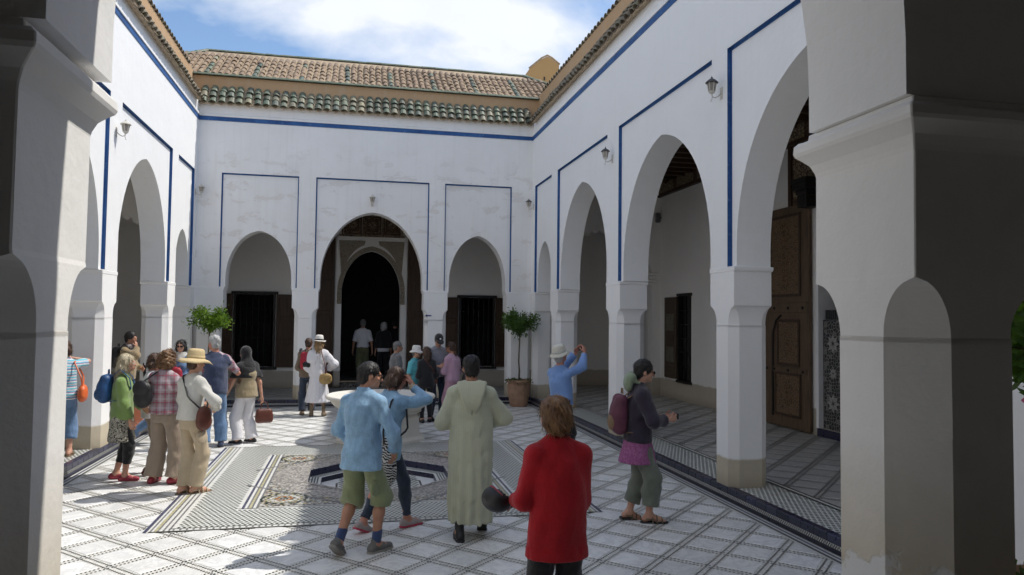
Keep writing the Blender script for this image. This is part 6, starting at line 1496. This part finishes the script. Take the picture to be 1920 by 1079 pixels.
hf, HC = p.hf, p.HC; F.sub.append(lambda q: (np.linalg.norm((q-(HC+hf*.115*k-p.hu*.02*k))/(V3(.06, .06, .085)*k), axis=-1)-1)*.06*k); p.put('headscarf', F, 'black_cloth')
e = thing('handbag', 'brown leather handbag beside the woman in white trousers', 'handbag', (-1.42, 12.96, .47), D2R(20)); F = Field(.02); F.wr = .003; F.k = .05; F.cap((-.09, 0, -.09), (.09, 0, -.09), .055, .055); F.cap((-.09, 0, -.02), (.09, 0, -.02), .052, .052); F.cap((-.085, 0, .05), (.085, 0, .05), .042, .042); v, f = F.mesh(.012); raw_obj('pouch', v, f, 'brown_leather', e); MB().tube([(-.06, 0, .08), (-.05, 0, .17), (0, 0, .21), (.05, 0, .17), (.06, 0, .08)], .009, 6).build('handle', 'brown_leather', e)
F = None
p = Person('woman in a denim jacket, pale scarf and sunglasses smiling towards the viewer', -3.02, 14.30, 0, 172, 1.66, .95, fem=True, head=(6, 2), hands=[(-.12, .2, 1.0), (.12, .2, 1.0)])
p.skin('skin_fair'); p.top('denim_mid', sleeve=.96, fat=.016, seed=111, name='jacket'); p.pants('black_cloth'); p.shoes('black_leather'); p.hair('hair_black', 'long'); p.glasses('black_glass')
F = Field(.02); F.wr = .005; F.loft(p.N-p.up*.14*p.k, p.up, p.rt, [(0, .06, .14, .0), (.1*p.k, .11, .11, 0), (.17*p.k, .08, .08, 0)]); p.put('scarf', F, 'charcoal_cloth' if False else 'cream_cloth')
shoulder_bag(p, 'red bag held in front of the woman in the denim jacket', 'red_nylon', (.02, .24, 1.06), (.13, .06, .13), 1, flap=False)
p = Person('woman in a tan jacket and printed scarf, hand at her mouth, in the left gallery', -4.00, 14.65, G, -98, 1.63, .98, fem=True, hands=[(-.12, .2, 1.0), (.07, .17, 1.41)], hint=[(-.6, -.7, 0), (.8, .2, -.7)], palms=[None, (V3(-.3, -.1, .9), (-.3, -.9, 0))], head=(-6, 6))
p.skin('skin_tan'); p.top('tan_jacket', sleeve=.95, fat=.02, seed=121, name='jacket'); p.pants('denim_dark', seed=122); p.shoes('black_leather'); p.hair('hair_black', 'short', vol=1.08)
F = Field(.02); F.wr = .006; F.loft(p.N-p.up*.17*p.k+p.fw*.03, p.up, p.rt, [(0, .07, .11, .02), (.12*p.k, .11, .115, 0), (.19*p.k, .085, .09, 0)]); p.put('scarf', F, 'scarf_print')
backpack(p, 'dark olive backpack on the woman in the tan jacket in the left gallery', 'black_nylon', (.14, .08, .2), .30, .21)
p = Person('dark haired person in black half hidden behind a left gallery pillar', -3.95, 15.75, G, -90, 1.45, .95, fem=True); p.skin('skin_tan'); p.top('black_cloth'); p.pants('black_cloth'); p.shoes('black_leather'); p.hair('hair_black', 'long')
p = Person('woman in a striped turquoise top and blue jeans, partly hidden by the near left pillar', -3.86, 11.20, G, 12, 1.58, 1.02, fem=True, hands=[(-.2, .2, .95), (.04, .20, 1.44)], hint=[(-.7, -.7, 0), (1, -.05, -.35)], palms=[None, (V3(-.6, .2, .6), (-.3, -.8, 0))])
p.skin('skin_fair'); p.top('aqua_stripes', sleeve=.42, fat=.016, hem=-.08, seed=131); p.pants('denim_mid', to=.78, fat=.012, flare=.03, seed=132); p.sandals('suede', 'suede'); p.hair('hair_brown', 'bob')
shoulder_bag(p, 'bright orange handbag on the shoulder of the woman in the striped top', 'orange_leather', (.235, -.03, .86), (.06, .13, .12), 1, 'handbag', 'handbag', flap=False, over=p.SH[1]+p.up*.07*p.k)
p = Person('seated person in an orange shirt and jeans resting on the left kerb step', -3.42, 13.02, 0, -80, 1.62, 1.0, feet=[(-.12, .46, 0, 6, 0), (.14, .40, 0, -6, 0)], pelvis=(0, -.03, .28), lean=16, hands=[(-.12, .34, .50), (.14, .33, .50)], hint=[(-.8, -.4, 0), (.8, -.4, 0)], knee=[(0, .3, 1), (0, .3, 1)])
p.skin('skin_fair'); p.top('orange_shirt', sleeve=.46, hem=-.06, seed=141); p.pants('denim_mid', to=.9, seed=142); p.shoes('brown_leather'); p.hair('hair_brown', 'bob')

# --- the far end
p = Person('man in a brown jacket and jeans carrying a red backpack beside the white dress', -.93, 16.42, 0, 10, 1.64, 1.0, hands=[(-.12, .22, .98), (.2, .15, .95)], head=(-20, 10)); p.skin('skin_fair'); p.top('brown_jacket', sleeve=.97, fat=.02, hem=-.08, seed=151, name='jacket'); p.pants('denim_dark', to=.98, fat=.008, flare=.02); p.shoes('suede', 'dark_rubber'); p.hair('hair_brown', 'short')
backpack(p, 'red backpack on the man in the brown jacket', 'red_nylon', (.13, .08, .2), .30, .2, 'black_nylon', -.05)
p = Person('woman with long fair hair in a white dress, white hat and suede boots', -.70, 16.16, 0, -4, 1.66, .95, fem=True, feet=[(-.13, 0, 0, 6, 0), (.13, .02, 0, -6, 0)], hands=[(-.07, .13, .93), (.18, .14, 1.0)], head=(-6, 4), hint=[(-1, -.4, 0), (1, -.4, 0)])
p.skin('skin_fair'); p.skirt('white_cloth', .30, .265, .22, top=.10, name='dress_skirt', pleats=16, pa=.010, wr=.004); p.top('white_cloth', sleeve=.9, hem=-.06, fat=.034, wr=.008, seed=161, name='blouse', cuff=.03); p.shoes('suede', 'dark_rubber', high=.16); p.hair('hair_honey', 'long'); p.brimhat('white_hat', 'black_cloth', brim=.155, droop=.015, crown=.12)
shoulder_bag(p, 'tan canvas satchel at the hip of the woman in the white dress', 'tan_leather', (.17, -.13, .80), (.13, .06, .115), 1, 'satchel', 'bag', strap='brown_leather')
p = Person('man in a white short-sleeved shirt and green trousers walking through the arched doorway', .28, 21.74, .30, 2, 1.73, 1.06, feet=[(-.08, -.06, 0, 4, 15), (.08, .1, 0, -4, 0)], hands=[(-.27, .03, .82), (.27, .0, .82)]); p.skin('skin_tan'); p.top('white_cloth', sleeve=.46, hem=-.01, fat=.016, seed=171); p.pants('green_pants', to=.98, fat=.014, flare=.02, seed=172); p.shoes('black_leather'); p.hair('hair_grey', 'short'); belt(p, 'black_leather')
p = Person('white haired figure in dark clothes with a white waistband beyond the doorway', .88, 21.85, .30, 10, 1.66, 1.0, fem=True); p.skin('skin_fair'); p.top('white_cloth', sleeve=.3, hem=-.10, fat=.01, seed=181, name='undershirt'); p.top('black_cloth', sleeve=.95, hem=.01, fat=.025, seed=182, name='jacket'); p.pants('black_cloth'); p.shoes('black_leather'); p.hair('hair_white', 'bob')
p = Person('figure in black in the shadow of the doorway, at its right edge', 1.22, 22.25, .30, 0, 1.74, 1.0); p.skin('skin_tan'); p.top('black_cloth'); p.pants('black_cloth'); p.shoes('black_leather'); p.hair('hair_black', 'short')
p = Person('grey haired man in a charcoal shirt half hidden beyond the fountain', .90, 15.72, 0, -75, 1.60, 1.06, hands=[(-.15, .2, .9), (.15, .2, .9)], head=(-8, 2)); p.skin('skin_tan', eyes=True); p.top('charcoal_cloth', sleeve=.8, fat=.014, seed=191); p.pants('denim_dark'); p.shoes('black_leather'); p.hair('hair_grey', 'short')
p = Person('woman in a white sun hat and turquoise top beyond the fountain', 1.25, 15.15, 0, -128, 1.50, 1.0, fem=True, hands=[(-.1, .22, .95), (.2, .12, .86)], head=(6, 4)); p.skin('skin_fair', eyes=True); p.top('turquoise', sleeve=.44, fat=.016, seed=201); p.pants('sand_cloth'); p.shoes('suede'); p.hair('hair_grey', 'short'); p.brimhat('white_hat', None, brim=.15, droop=.045, crown=.11)
p = Person('woman with long dark hair in black with a thin shoulder strap beyond the fountain', 1.47, 14.92, 0, 8, 1.52, 1.02, fem=True, feet=[(-.09, -.02, 0, 4, 0), (.1, .06, 0, -4, 0)], hands=[(-.1, .22, .98), (.14, .2, .95)]); p.skin('skin_fair'); p.top('black_cloth', sleeve=.95, fat=.016, hem=-.1, seed=211); p.pants('black_cloth', to=.97); p.shoes('black_leather'); p.hair('hair_brown', 'shoulder')
shoulder_bag(p, 'thin brown sling bag of the woman in black', 'brown_leather', (.19, .06, .84), (.04, .09, .08), 0, flap=False)
p = Person('man in a black cap and grey polo shirt bending over something in his hands', 1.70, 15.28, 0, 196, 1.80, 1.04, lean=7, hands=[(-.10, .30, 1.08), (.06, .30, 1.06)], head=(-8, 26), hint=[(-.7, -.6, -.2), (.7, -.6, -.2)]); p.skin('skin_fair', eyes=True); p.top('grey_polo', sleeve=.46, fat=.016, hem=-.06, seed=221); p.pants('denim_dark'); p.shoes('black_leather'); p.hair('hair_grey', 'short'); p.cap_hat('black_cloth'); p.glasses('black_glass')
m = MB(); H = p.HC+(p.hf*.095+p.hu*.075)*p.k; m.lathe([(.018, 0), (.018, .004), (.001, .005)], (0, 0, 0), 12)
o = m.build('cap_badge', 'white_plastic', p.root); o.location = tuple(H-p.hf*.012*p.k); o.rotation_euler = (math.radians(-66), 0, math.atan2(-p.hf[0], p.hf[1]))
p = Person('woman in a lilac cardigan and pink trousers facing the man in the black cap', 2.00, 15.02, 0, 38, 1.62, 1.0, fem=True, hands=[(-.10, .28, 1.05), (.12, .24, 1.02)], head=(22, 8)); p.skin('skin_tan'); p.top('pink_knit', sleeve=.92, fat=.016, hem=-.06, seed=231, name='cardigan'); p.pants('pink_pants', to=.97, fat=.012, flare=.03, seed=232); p.shoes('suede'); p.hair('hair_brown', 'bun')
holdbox('phone', 'dark red phone held between the man in the cap and the woman in lilac', 'phone', p, (.0, .38, 1.09), (.075, .012, .14), 'red_leather')
e = thing('water_bottle', 'clear water bottle in the bag behind the woman in lilac', 'bottle', (2.36, 15.15, 1.02), 0); MB().lathe([(.001, -.12), (.034, -.12), (.036, -.08), (.035, .06), (.02, .11), (.016, .12), (.001, .122)], (0, 0, 0), 14).build('bottle_body', 'white_plastic', e, smooth=True); MB().lathe([(.018, .12), (.018, .145), (.001, .147)], (0, 0, 0), 12).build('bottle_cap', 'white_plastic', e)
shoulder_bag(p, 'black shoulder bag behind the woman in lilac', 'black_nylon', (.20, -.20, .88), (.09, .06, .12), 1, flap=False)
